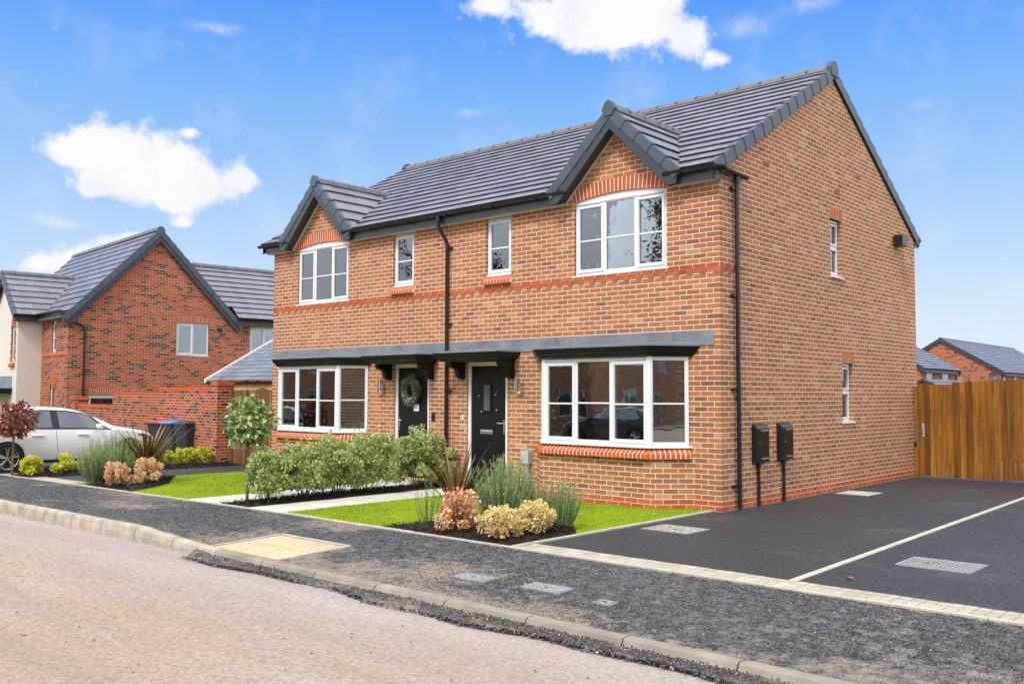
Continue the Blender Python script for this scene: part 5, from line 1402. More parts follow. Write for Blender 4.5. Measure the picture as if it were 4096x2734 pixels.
# side gate and fence
GT = empty('garden_gate', (.35, 8.0, 0)); tag(GT, 'tall brown vertical board gate with silver pull handle against the side wall', 'gate')
t_ = []; m = MB(); boards(m, t_, .10, .755, lambda x: .03, lambda x: 1.885, .105, 8.0, 3)
o = m.build('gate_board', MAT['fence_wood'], GT, fix=False); set_tone(o, t_)
for q in ((.03, .09, 7.94, 8.03, -.02, 1.865), ):
    m = MB(); m.box(*q); o = m.build('gate_post', MAT['fence_wood'], GT); set_tone(o, [.55]*8)
m = MB(); m.box(.10, .75, 7.995+.02, 8.07, 1.86, 1.895); o = m.build('top_rail', MAT['fence_wood'], GT); set_tone(o, [.3]*8)
m = MB(); m.box(.16, .205, 7.972, 7.985, .83, 1.10); o = m.build('handle_plate', MAT['ivory_box'], GT)
m = MB(); m.tube([(.18, 7.975, .88), (.18, 7.93, .92), (.18, 7.925, .97), (.18, 7.93, 1.02), (.18, 7.975, 1.06)], .008, 8); m.build('handle', MAT['chrome'], o)
m = MB(); m.box(.02, .06, 7.925, 7.95, .62, .72); m.build('hinge', MAT['meter_black'], GT)
FN = empty('garden_fence', (3.0, 8.0, 0)); tag(FN, 'knotty orange-brown vertical board fence at the end of the driveway', 'fence')
t_ = []; m = MB(); boards(m, t_, .765, 8.5, lambda x: .012+.012*min(x, 3), lambda x: 1.915+.035*min(x, 3), .125, 7.985, 9)
o = m.build('fence_board', MAT['fence_wood'], FN, fix=False); set_tone(o, t_)
m = MB()
for z in (.4, 1.0, 1.7): m.box(.77, 8.5, 8.0, 8.05, z, z+.07)
o = m.build('rail', MAT['fence_wood'], FN); set_tone(o, [.4]*24)
# neighbour's timber gate
NG = empty('wooden_gate', (-13.2, 1.25, 0)); tag(NG, 'weathered brown board gate between the brick pillar and the far corner of the houses', 'gate')
t_ = []; m = MB(); boards(m, t_, -14.22, -11.27, lambda x: -.06, lambda x: 1.75+.06*math.exp(-((x+12.75)/.14)**2), .12, .75, 5)
o = m.build('gate_board', MAT['gate_wood_old'], NG, fix=False); set_tone(o, t_)

# ================================================================== PLANTS
def shrub(name, label, cat, group, loc, rx, h, n, mat, leaf=.032, lw=.016, seed=1, base=.12, tone=(.35, .95), spikes=6, stems=9, clump=26, fold=.3, crad=(.20, .38)):
    r = NR(seed); o = empty(name, (loc[0], loc[1], loc[2])); tag(o, label, cat, group)
    L0 = np.array(loc)
    # clump centres in a lumpy volume
    cs = []
    for k in range(clump):
        th = r.uniform(0, 2*PI); f = math.sqrt(r.uniform(0, 1)); z = base+(h-base)*r.uniform(.05, .92)
        wz = math.sin(min(max((z/h), 0.05), 1)**.6*PI)**.35 if z < h*.6 else math.sqrt(max(1-((z/h-.55)/.5)**2, .05))
        cs.append([math.cos(th)*f*rx*wz, math.sin(th)*f*rx*wz, z, rx*r.uniform(*crad)])
    cs = np.array(cs)
    k = r.randint(0, clump, n); dd = rdir(r, n); rad = cs[k, 3]*np.power(r.uniform(.25, 1, n), .5)
    P = cs[k, :3]+dd*rad[:, None]
    P[:, 2] = np.clip(P[:, 2], base*.5, None)
    D = dd*.8+rdir(r, n)*.7; D[:, 2] += .25
    tn = r.uniform(tone[0], tone[1], n)+r.normal(size=clump)[k]*.09
    # upright shoots
    for s in range(spikes):
        th = r.uniform(0, 2*PI); f = r.uniform(.1, .8)*rx; m = int(26); z = np.linspace(h*.8, h*r.uniform(1.0, 1.18), m)
        q = np.stack([math.cos(th)*f+r.normal(size=m)*.012, math.sin(th)*f+r.normal(size=m)*.012, z], 1)
        P = np.vstack([P, q]); e = rdir(r, m); e[:, 2] = abs(e[:, 2])*.5; D = np.vstack([D, e]); tn = np.append(tn, r.uniform(tone[0], 1, m))
    nn = rdir(r, len(P)); nn[:, 2] = abs(nn[:, 2])+.6
    leaf_mesh('foliage', mat, P+L0, D, nn, r.uniform(.7, 1.3, len(P))*leaf, r.uniform(.8, 1.2, len(P))*lw, tn, o, fold)
    st = MB()
    for s in range(stems):
        c = cs[r.randint(0, clump)]; st.tube([L0+np.array([c[0]*.12, c[1]*.12, -.03]), L0+np.array([c[0]*.45, c[1]*.45, c[2]*.45]), L0+c[:3]], [.010, .007, .003], 5)
    st.build('stem', MAT['stem'], o)
    return o
zb = lambda x: base_z(x)+.05
HG = 'variegated shrubs in the narrow bed between the paths'
for i, (x, y, rx, h, lab) in enumerate([(-5.62, -3.78, .30, .74, 'pale green shrub beside the thin tree trunk, at the pavement end of the hedge'),
        (-5.62, -3.15, .37, .84, 'broad pale green variegated shrub, second along from the pavement'),
        (-5.70, -2.45, .37, .94, 'tall pale green variegated shrub in the middle of the row, under the bay window'),
        (-5.64, -1.80, .40, .97, 'bushy pale green variegated shrub just left of the gap in the row'),
        (-5.70, -.68, .34, .96, 'pale green variegated shrub in front of the wreathed door'),
        (-5.60, -.22, .30, .86, 'slim pale green shrub against the wall at the foot of the middle downpipe')]):
    shrub('variegated_shrub', lab, 'shrub', HG, (x, y, zb(x)), rx*1.1, h*.96, 6200, 'leaf_variegated', leaf=.060, lw=.032, seed=20+i, spikes=7, clump=60, crad=(.14, .27), tone=(.0, .85), fold=.4)

def stalks(name, label, cat, group, loc, rx, h, n, seed=1, needles=80, mat='leaf_lavender', tone=(.1, .9), lean=.35):
    r = NR(seed); o = empty(name, tuple(loc)); tag(o, label, cat, group); L0 = np.array(loc)
    Ps, Ds, T = [], [], []; st = MB()
    for k in range(n):
        th = r.uniform(0, 2*PI); f = math.sqrt(r.uniform(0, 1)); hh = h*r.uniform(.62, 1.0)*(1-.35*f*f)
        b = np.array([math.cos(th)*f*rx*.45, math.sin(th)*f*rx*.45, 0]); t = np.array([math.cos(th)*f*rx*(1+r.uniform(-.1, .25)), math.sin(th)*f*rx*(1+r.uniform(-.1, .25)), hh])
        t[:2] += r.normal(size=2)*.03
        mid = (b+t)/2+np.array([math.cos(th), math.sin(th), 0])*f*rx*.15
        u = np.linspace(.08, 1, needles)[:, None]; c = b*(1-u)**2+2*mid*u*(1-u)+t*u**2
        d = rdir(r, needles)*.8; d[:, 2] = abs(d[:, 2])+.75
        Ps.append(c); Ds.append(d); T.append(r.uniform(tone[0], tone[1], needles)*.6+np.linspace(.0, .45, needles))
        if k % 3 == 0: st.tube([L0+b, L0+mid*1.0, L0+t], [.004, .003, .0015], 4)
    P = np.vstack(Ps); D = np.vstack(Ds); T = np.concatenate(T)
    leaf_mesh('foliage', mat, P+L0, D, rdir(r, len(P)), r.uniform(.020, .040, len(P)), .0085, T, o, .1)
    st.build('stem', MAT['stem'], o); return o
stalks('lavender', 'large grey-green lavender clump with upright stems in the middle of the corner bed', 'shrub', 'lavender clumps', (-1.22, -3.30, .05), .40, .92, 260, 3)
stalks('lavender', 'separate slender lavender plant at the right of the corner bed by the bay', 'shrub', 'lavender clumps', (-.52, -2.95, .05), .20, .66, 60, 5)
stalks('lavender', 'thin sparse lavender sprigs behind the left edge of the corner bed', 'shrub', 'lavender clumps', (-2.0, -3.85, .04), .20, .60, 22, 7, needles=40)
stalks('lavender', 'lavender stems leaning behind the yellow shrubs to the right of the big clump', 'shrub', 'lavender clumps', (-.90, -3.00, .05), .26, .60, 70, 9)
stalks('lavender', 'small lavender plant standing behind the spiky bronze plant near the path', 'shrub', 'lavender clumps', (-2.35, -2.75, .04), .14, .68, 28, 10)
stalks('lavender', 'grey-green lavender bush at the left of the bed beside the white car', 'shrub', 'lavender clumps', (-11.02, -3.97, zb(-11)), .42, .84, 230, 11)
stalks('lavender', 'taller lavender bush touching the bronze spiky plant near the car', 'shrub', 'lavender clumps', (-10.62, -3.72, zb(-10.4)), .42, .98, 260, 13)

def phormium(label, loc, h, n, seed, spread=.9):
    r = random.Random(seed); o = empty('phormium', tuple(loc)); tag(o, label, 'spiky plant', 'bronze spiky plants')
    mb = MB(); tones = []
    for k in range(n):
        th = r.uniform(0, 2*PI); hh = h*r.uniform(.55, 1.05); lean = r.uniform(.1, spread)*hh; w = r.uniform(.012, .024)
        d = Vector((math.cos(th), math.sin(th), 0)); s = Vector((-d.y, d.x, 0)); tw = r.uniform(-.5, .5); s = (s*math.cos(tw)+Vector((0, 0, 1))*math.sin(tw)*.3).normalized()
        b = Vector(loc)+d*r.uniform(0, .06); pts = []
        bend = r.random() < .12
        for j in range(8):
            u = j/7; p = b+d*lean*u**1.7+Vector((0, 0, hh*(u if not bend else u*1.3-.75*u*u))); ww = w*(1-.15*u)*(1-u**5)+.0012
            pts.append((p, ww))
        t = r.random()
        i = len(mb.v)
        for p, ww in pts:
            mb.v += [tuple(p-s*ww), tuple(p-d*ww*.35), tuple(p+s*ww)]; edge = 1.0 if r.random() < .0 else min(t+.12, 1)
            tones += [edge, t*.93, edge]
        for j in range(7):
            a = i+j*3; mb.f += [(a, a+1, a+4, a+3), (a+1, a+2, a+5, a+4)]
    ob = mb.build('leaf_fan', MAT['leaf_phormium'], o, fix=False); set_tone(ob, tones)
    return o
phormium('spiky bronze plant with long strap leaves at the back of the corner bed', (-1.72, -3.62, .05), 1.0, 60, 4, .8)
phormium('spiky bronze plant fanning out in front of the white car bonnet', (-10.35, -3.35, zb(-10)), 1.08, 130, 6, .9)
# small orange-tipped stray leaves by the bay
SPG = 'low euonymus shrubs along the beds'
lowk = [('pinkish cream low shrub at the left front of the corner bed', (-1.28, -4.02, .05), .26, .42, 'leaf_pink', (0, 1), .030),
        ('yellow cream low shrub at the front tip of the corner bed', (-.52, -4.12, .05), .25, .30, 'leaf_gold', (.1, 1), .026),
        ('golden cream low shrub at the right behind the front one in the corner bed', (-.48, -3.60, .05), .24, .32, 'leaf_gold', (.1, 1), .026),
        ('pink and cream low shrub at the front of the bed nearest the white car', (-9.85, -4.15, zb(-9.8)), .22, .36, 'leaf_pink', (.1, 1), .028),
        ('golden pink low shrub at the lawn edge under the bronze spiky plant', (-9.95, -3.55, zb(-9.8)), .28, .40, 'leaf_pink', (.3, 1), .028)]
for i, (lab, loc, rx, h, mat, tone, lf) in enumerate(lowk):
    shrub('euonymus', lab, 'shrub', 'pink and gold euonymus shrubs', loc, rx, h, 2100, mat, leaf=lf*1.45, lw=lf*.85, seed=60+i, base=.04, tone=tone, spikes=16, clump=44, stems=5, fold=.45, crad=(.12, .26))
yel = [('bright yellow low shrub at the foot of the red-leaved tree, under the car rear wheel', (-13.95, -4.05, .21)), ('bright yellow-green low shrub under the middle of the white car sill', (-13.95, -3.40, .22)), ('bright yellow low shrub half hidden behind the lavender by the car', (-13.95, -2.85, .22)), ('bright yellow low shrub behind the bronze spiky plant at the car nose', (-14.2, -1.05, .24)), ('bright yellow low shrub in front of the blue-lidded bin', (-14.3, -.48, .20)), ('bright yellow low shrub in front of the grey-lidded bin', (-14.3, -.18, .22)), ('bright yellow low shrub nearest the brick pillar', (-14.3, .12, .20))]
for i, (lab, (x, y, rx)) in enumerate(yel):
    shrub('euonymus', lab, 'shrub', 'bright yellow shrubs along the driveway strip', (x, y, zb(x)), rx*1.05, .32, 1500, 'leaf_yellow', leaf=.07, lw=.030, fold=.45, crad=(.14, .3), seed=80+i, base=.03, tone=(.05, 1), spikes=2, clump=20, stems=4)

def standard_tree(label, loc, trunk_h, cz, rx, rz_, n, mat, seed, leaf=.075, tone=(0, 1), extra=None):
    r = NR(seed); o = empty('standard_tree', tuple(loc)); tag(o, label, 'small tree', 'small standard trees'); L0 = np.array(loc, float)
    t = MB(); t.tube([L0+np.array([0, 0, -.05]), L0+np.array([.012, .0, trunk_h*.5]), L0+np.array([.0, .01, trunk_h])], [.026, .020, .017], 9); t.build('trunk', MAT['bark'], o, smooth=True)
    st = MB()
    for k in range(16):
        d = rdir(r, 1)[0]; d[2] = abs(d[2])*1.2+.1; e = L0+np.array([0, 0, trunk_h])+d*np.array([rx, rx, rz_*1.25])*.8
        st.tube([L0+np.array([0, 0, trunk_h-.02]), L0+np.array([0, 0, trunk_h])+d*np.array([rx, rx, rz_])*.35, e], [.009, .006, .003], 5)
    st.build('limb', MAT['stem'], o)
    dd = rdir(r, n); rad = np.power(r.uniform(.1, 1, n), .42)
    lump = 1+.16*np.sin(dd[:, 0]*5+seed)*np.cos(dd[:, 2]*4)+.10*np.sin(dd[:, 1]*9)
    P = L0+np.array([0, 0, cz])+dd*(rad*lump)[:, None]*np.array([rx, rx, rz_])
    D = dd*.7+rdir(r, n)*.6; D[:, 2] -= .25
    top = (dd[:, 2]+1)/2
    tn = r.uniform(tone[0], tone[1], n)
    nn = rdir(r, n)*.5; nn[:, 2] += 1
    leaf_mesh('crown', mat, P, D, nn, r.uniform(.7, 1.25, n)*leaf, r.uniform(.8, 1.1, n)*leaf*.56, tn, o, .25)
    return o
standard_tree('small green standard tree with a ball crown at the front of the hedge', (-6.10, -3.86, zb(-6.1)), .86, 1.19, .33, .36, 760, 'leaf_photinia', 5, .125)
standard_tree('small red-leaved standard tree in front of the rear wheel of the white car', (-14.35, -4.28, zb(-14.3)), .80, 1.12, .40, .34, 850, 'leaf_red', 8, .12)

# grass blades
def grass(name, poly, holes, n, seed, label):
    r = NR(seed); px = np.array(poly); x0, y0 = px.min(0); x1, y1 = px.max(0)
    P = np.stack([r.uniform(x0, x1, n), r.uniform(y0, y1, n)], 1)
    def inside(P, pl):
        c = np.zeros(len(P), bool); j = len(pl)-1
        for i in range(len(pl)):
            xi, yi = pl[i]; xj, yj = pl[j]
            m = ((yi > P[:, 1]) != (yj > P[:, 1])) & (P[:, 0] < (xj-xi)*(P[:, 1]-yi)/((yj-yi)+1e-12)+xi); c ^= m; j = i
        return c
    k = inside(P, poly)
    for h in holes: k &= ~inside(P, h)
    P = P[k]; n = len(P)
    z = np.array([base_z(x) for x in P[:, 0]])+.008
    Q = np.column_stack([P, z]); D = rdir(r, n)*.6; D[:, 2] = 1
    patch = np.sin(P[:, 0]*3.1+1)*np.cos(P[:, 1]*2.7)*.16+np.sin(P[:, 0]*9+np.sin(P[:, 1]*4))*np.sin(P[:, 1]*11)*.13+np.sin(P[:, 1]*1.4+P[:, 0]*.6)*.1
    o = leaf_mesh(name, 'grass_blade', Q, D, rdir(r, n), r.uniform(.014, .034, n), .005, r.uniform(.15, .85, n)+patch, None, .1)
    return tag(o, label, kind='stuff')
bayp = [(-.42, .01), (-.88, -.46), (-3.0, -.46), (-3.46, .01)]; bayl = [(mir(x), y) for x, y in bayp]
grass('grass', [(-4.42, E_Y+.03), (-.17, E_Y+.03), (-.17, -.01), (-4.42, -.01)], [BED_R, bayp], 75000, 1, 'short green lawn grass')
grass('grass', [(-11.25, E_Y+.03), (-7.08, E_Y+.03), (-7.08, -.01), (-11.32, -.01), (-11.5, -1.5)], [BED_L, bayl], 62000, 2, 'short green lawn grass')
# bark chips
def chips(beds, seed, dens=900):
    r = NR(seed); Ps = []
    for bd in beds:
        px = np.array(bd); x0, y0 = px.min(0); x1, y1 = px.max(0); n = int((x1-x0)*(y1-y0)*dens); P = np.stack([r.uniform(x0, x1, n), r.uniform(y0, y1, n)], 1)
        c = np.zeros(n, bool); j = len(bd)-1
        for i in range(len(bd)):
            xi, yi = bd[i]; xj, yj = bd[j]; m = ((yi > P[:, 1]) != (yj > P[:, 1])) & (P[:, 0] < (xj-xi)*(P[:, 1]-yi)/((yj-yi)+1e-12)+xi); c ^= m; j = i
        P = P[c]; cx, cy = px.mean(0); d = np.hypot((P[:, 0]-cx)/(x1-x0)*2, (P[:, 1]-cy)/(y1-y0)*2)
        Ps.append(np.column_stack([P, np.array([base_z(x) for x in P[:, 0]])+.024+.045*np.clip(1-d*d, 0, 1)+r.uniform(0, .015, len(P))]))
    P = np.vstack(Ps); n = len(P); D = rdir(r, n); D[:, 2] *= .35; nn = rdir(r, n)*.5; nn[:, 2] += 1
    o = leaf_mesh('bark_mulch', 'chip', P, D, nn, r.uniform(.02, .07, n), r.uniform(.010, .025, n), r.uniform(0, 1, n)**1.5, None, .25)
    tag(o, 'dark bark chippings spread over the planting beds', kind='stuff')
chips([BED_R, BED_L, BED_M, BED_N], 3, 1100)

# ================================================================== COVERS
def cover(name, label, pts, z, mat, thick=.012, group=None, pattern=None, cat='manhole cover'):
    cx = sum(p[0] for p in pts)/len(pts); cy = sum(p[1] for p in pts)/len(pts); zf = z if not callable(z) else z(cx, cy)
    o = empty(name, (cx, cy, zf)); tag(o, label, cat, group)
    m = MB(); n = len(pts)
    m.v = [(x, y, (z(x, y) if callable(z) else z)-.05) for x, y in pts]+[(x, y, (z(x, y) if callable(z) else z)+thick) for x, y in pts]
    m.f = [tuple(range(n))[::-1], tuple(range(n, 2*n))]+[(k, (k+1) % n, n+(k+1) % n, n+k) for k in range(n)]
    m.build('plate', MAT[mat], o, bevel=.003, uv=(0, 0, 0))
    if pattern:
        q = MB(); x0 = min(p[0] for p in pts)+.03; x1 = max(p[0] for p in pts)-.03; y0 = min(p[1] for p in pts)+.02; y1 = max(p[1] for p in pts)-.02
        nx = int((x1-x0)/.035); ny = max(1, int((y1-y0)/.03))
        for i in range(nx):
            for j in range(ny):
                a = x0+(i+.5)*(x1-x0)/nx; b = y0+(j+.5)*(y1-y0)/ny; zz = (z(a, b) if callable(z) else z)+thick
                dx, dy = (.011, .008) if (i+j) % 2 else (.011, -.008)
                q.hexa([(a-dx-.002, b-dy, zz-.002), (a+dx-.002, b+dy, zz-.002), (a+dx+.003, b+dy, zz-.002), (a-dx+.003, b-dy, zz-.002), (a-dx-.002, b-dy, zz+.004), (a+dx-.002, b+dy, zz+.004), (a+dx+.003, b+dy, zz+.004), (a-dx+.003, b-dy, zz+.004)])
        q.build('tread_pattern', MAT['cover_tread'], o)
        k_ = MB(); k_.box(cx-.02, cx+.02, cy-.008, cy+.008, zf+thick-.002, zf+thick+.0045); k_.build('keyhole', MAT['trim_black'], o)
    return o
zp = lambda x, y: pav_z(x, y)
def octo(x0, x1, y0, y1, c=.03): return [(x0+c, y0), (x1-c, y0), (x1, y0+c), (x1, y1-c), (x1-c, y1), (x0+c, y1), (x0, y1-c), (x0, y0+c)]
CG = 'metal plate covers set in the pavement'
cover('meter_cover', 'pale metal plate cover in the pavement, left one of the row by the kerb', octo(.36, .80, -5.79, -5.56), zp, 'cover_base', .016, CG, True)
cover('meter_cover', 'pale metal plate cover in the pavement, middle and widest of the row', octo(1.16, 1.62, -5.72, -5.47), zp, 'cover_base', .018, CG, True)
cover('meter_cover', 'smallest pale metal plate cover in the pavement, at the right of the row', octo(2.0, 2.19, -5.76, -5.61, .02), zp, 'cover_base', .014, CG, True)
def tray(label, x0, x1, y0, y1, mat, seed):
    o = empty('inspection_cover', ((x0+x1)/2, (y0+y1)/2, .002)); tag(o, label, 'drain cover', 'inspection covers set in the driveways')
    m = MB(); m.box(x0, x1, y0, y1, -.05, .0065); m.build('tray', MAT[mat], o, uv=(0, 0, 0))
    m = MB()
    for q in ((x0-.012, x1+.012, y0-.012, y0), (x0-.012, x1+.012, y1, y1+.012), (x0-.012, x0, y0, y1), (x1, x1+.012, y0, y1)): m.box(*q, -.05, .010)
    m.build('rim', MAT['steel_plate'], o)
    if mat == 'steel_plate':
        m = MB()
        for k in range(16): m.box(x0+.02+k*.042, x0+.036+k*.042, y0+.03, y1-.03, .006, .0125)
        m.build('tread_ribs', MAT['dusty_concrete'], o)
    rr = random.Random(seed); m = MB()
    for k in range(3):
        cx, cy = rr.uniform(x0+.1, x1-.1), rr.uniform(y0+.1, y1-.1); m.lathe([(.022, 0), (.026, .002), (.001, .003)], (cx, cy, .0065), 12)
    m.build('lifting_key_recess', MAT['trim_black'], o)
tray('pale concrete-filled cover in the driveway just in front of the bay corner', .10, .74, -2.17, -1.66, 'inspection', 1)
tray('sandy concrete-filled cover in the driveway beside the side wall', .16, .72, 3.58, 4.22, 'edging', 2)
tray('worn ribbed metal drain cover in the drive on the right of the dividing line', 3.32, 4.0, -2.50, -1.95, 'steel_plate', 3)
# tactile paving
T = empty('tactile_paving', (-2.2, -5.85, -.03)); tag(T, 'buff blister tactile paving slabs at the dropped kerb', 'tactile paving')
for i in range(3):
    for j in range(2):
        x0 = -2.90+i*.405; y0 = -6.30+j*.445; sk = .0
        m = MB(); zt_ = lambda x, y: pav_z(x, y)+.008
        a, b, c, d = (x0, y0), (x0+.393, y0), (x0+.393, y0+.43), (x0, y0+.43)
        m.hexa([(p[0], p[1], zt_(*p)-.05) for p in (a, b, c, d)]+[(p[0], p[1], zt_(*p)) for p in (a, b, c, d)])
        q = m
        for u_ in range(6):
            for v_ in range(6):
                cx, cy = x0+.035+u_*.066, y0+.04+v_*.072; q.lathe([(.017, -.003), (.014, .004), (.008, .005)], (cx, cy, zt_(cx, cy)), 8)
        q.build('slab', MAT['tactile'], T)
m = MB()
zq = lambda x, y: pav_z(x, y)
for a, b in (((-2.95, -6.31), (-2.95, -5.40)), ((-2.95, -5.375), (-1.64, -5.375)), ((-1.66, -6.31), (-1.66, -5.40))):
    ax, ay = a; bx, by = b; t_ = .022
    if ax == bx: pts = [(ax-t_, ay), (ax+t_, ay), (bx+t_, by), (bx-t_, by)]
    else: pts = [(ax, ay-t_), (bx, by-t_), (bx, by+t_), (ax, ay+t_)]
    m.hexa([(p[0], p[1], zq(*p)-.04) for p in pts]+[(p[0], p[1], zq(*p)+.016) for p in pts])
m.build('edging', MAT['edging'], T)

# ================================================================== BINS
def bin_(label, loc, lid, rz, group='wheelie bins by the garden wall'):
    o = empty('wheelie_bin', (0, 0, 0)); tag(o, label, 'bin', group)
    b = MB(); rings = []
    for z, w, d in ((.06, .20, .22), (.10, .215, .24), (.80, .275, .33), (.93, .285, .345)):
        c = .04; rings.append([(w-c, -d, z), (w, -d+c, z), (w, d-c, z), (w-c, d, z), (-w+c, d, z), (-w, d-c, z), (-w, -d+c, z), (-w+c, -d, z)])
    b.loft(rings); bo = b.build('body', MAT['bin_grey'], o, bevel=.006)
    b = MB(); b.box(-.30, .30, -.365, .355, .925, .965); b.build('rim', MAT['bin_grey'], bo, bevel=.012)
    b = MB(); b.loft([[(-.30, -.375, .965), (.30, -.375, .965), (.30, .40, .965), (-.30, .40, .965)], [(-.295, -.37, .99), (.295, -.37, .99), (.295, .40, 1.01), (-.295, .40, 1.01)], [(-.24, -.28, 1.015), (.24, -.28, 1.015), (.24, .32, 1.045), (-.24, .32, 1.075)]])
    b.build('lid', MAT[lid], o, bevel=.01)
    b = MB(); b.tube([(-.2, .43, .96), (-.2, .47, 1.0), (.2, .47, 1.0), (.2, .43, .96)], .014, 8); b.build('handle', MAT['bin_grey'], o)
    for x in (-.24, .24):
        b = MB(); b.tube([(x-.025, .25, .10), (x+.025, .25, .10)], .10, 18); b.build('wheel', MAT['tyre'], o)
    o.location = loc; o.rotation_euler = (0, 0, rz); return o
bin_('dark wheelie bin with grey lid, nearest the brick pillar', (-15.92, .66, base_z(-16)), 'lid_grey', R(5))
bin_('dark wheelie bin with blue lid between the grey-lidded and red-lidded bins', (-16.72, .70, base_z(-17)), 'lid_blue', R(4))
bin_('dark wheelie bin with red lid nearest the car', (-17.54, .76, base_z(-18)), 'lid_red', R(7))

# ================================================================== CAR
def interp(tab, y):
    if y <= tab[0][0]: return tab[0][1]
    for (a, u), (b, v) in zip(tab, tab[1:]):
        if y <= b:
            t = (y-a)/(b-a); return u+(v-u)*t
    return tab[-1][1]
TOP = [(0, .52), (.02, .80), (.08, .98), (.22, 1.14), (.50, 1.34), (.9, 1.42), (1.6, 1.45), (2.1, 1.43), (2.45, 1.36), (2.75, 1.23), (3.15, 1.00), (3.35, .955), (3.6, .92), (3.9, .86), (4.15, .77), (4.30, .66), (4.38, .46)]
BELT = [(0, .50), (.02, .77), (.08, .90), (.5, .955), (1.5, .945), (2.5, .925), (3.15, .90), (3.6, .86), (3.9, .79), (4.15, .70), (4.30, .60), (4.38, .44)]
WID = [(0, .66), (.05, .80), (.25, .88), (.8, .905), (2, .91), (3.5, .905), (3.9, .87), (4.15, .79), (4.30, .66), (4.38, .52)]
ZB = [(0, .34), (.3, .22), (.6, .19), (3.9, .19), (4.2, .21), (4.38, .30)]
def car_rows(y):
    w = interp(WID, y); zb = interp(ZB, y); be = interp(BELT, y); tp = max(interp(TOP, y), be+.004); k = min((tp-be)/.5, 1)
    x5 = w*.965; x7 = x5-(.035+.20*k) if tp-be > .12 else w*(.86); z7 = be+(tp-be)*.86
    lo = min(.42, zb+(be-zb)*.45)
    return [(0, zb), (w*.80, zb), (w*.955, zb+.07*min(1, (be-zb)/.3)), (w*.995, lo), (w, zb+(be-zb)*.66), (x5, be), (x7, z7), (x7*.86, be+(tp-be)*.955), (x7*.5, be+(tp-be)*.992), (0, tp)]
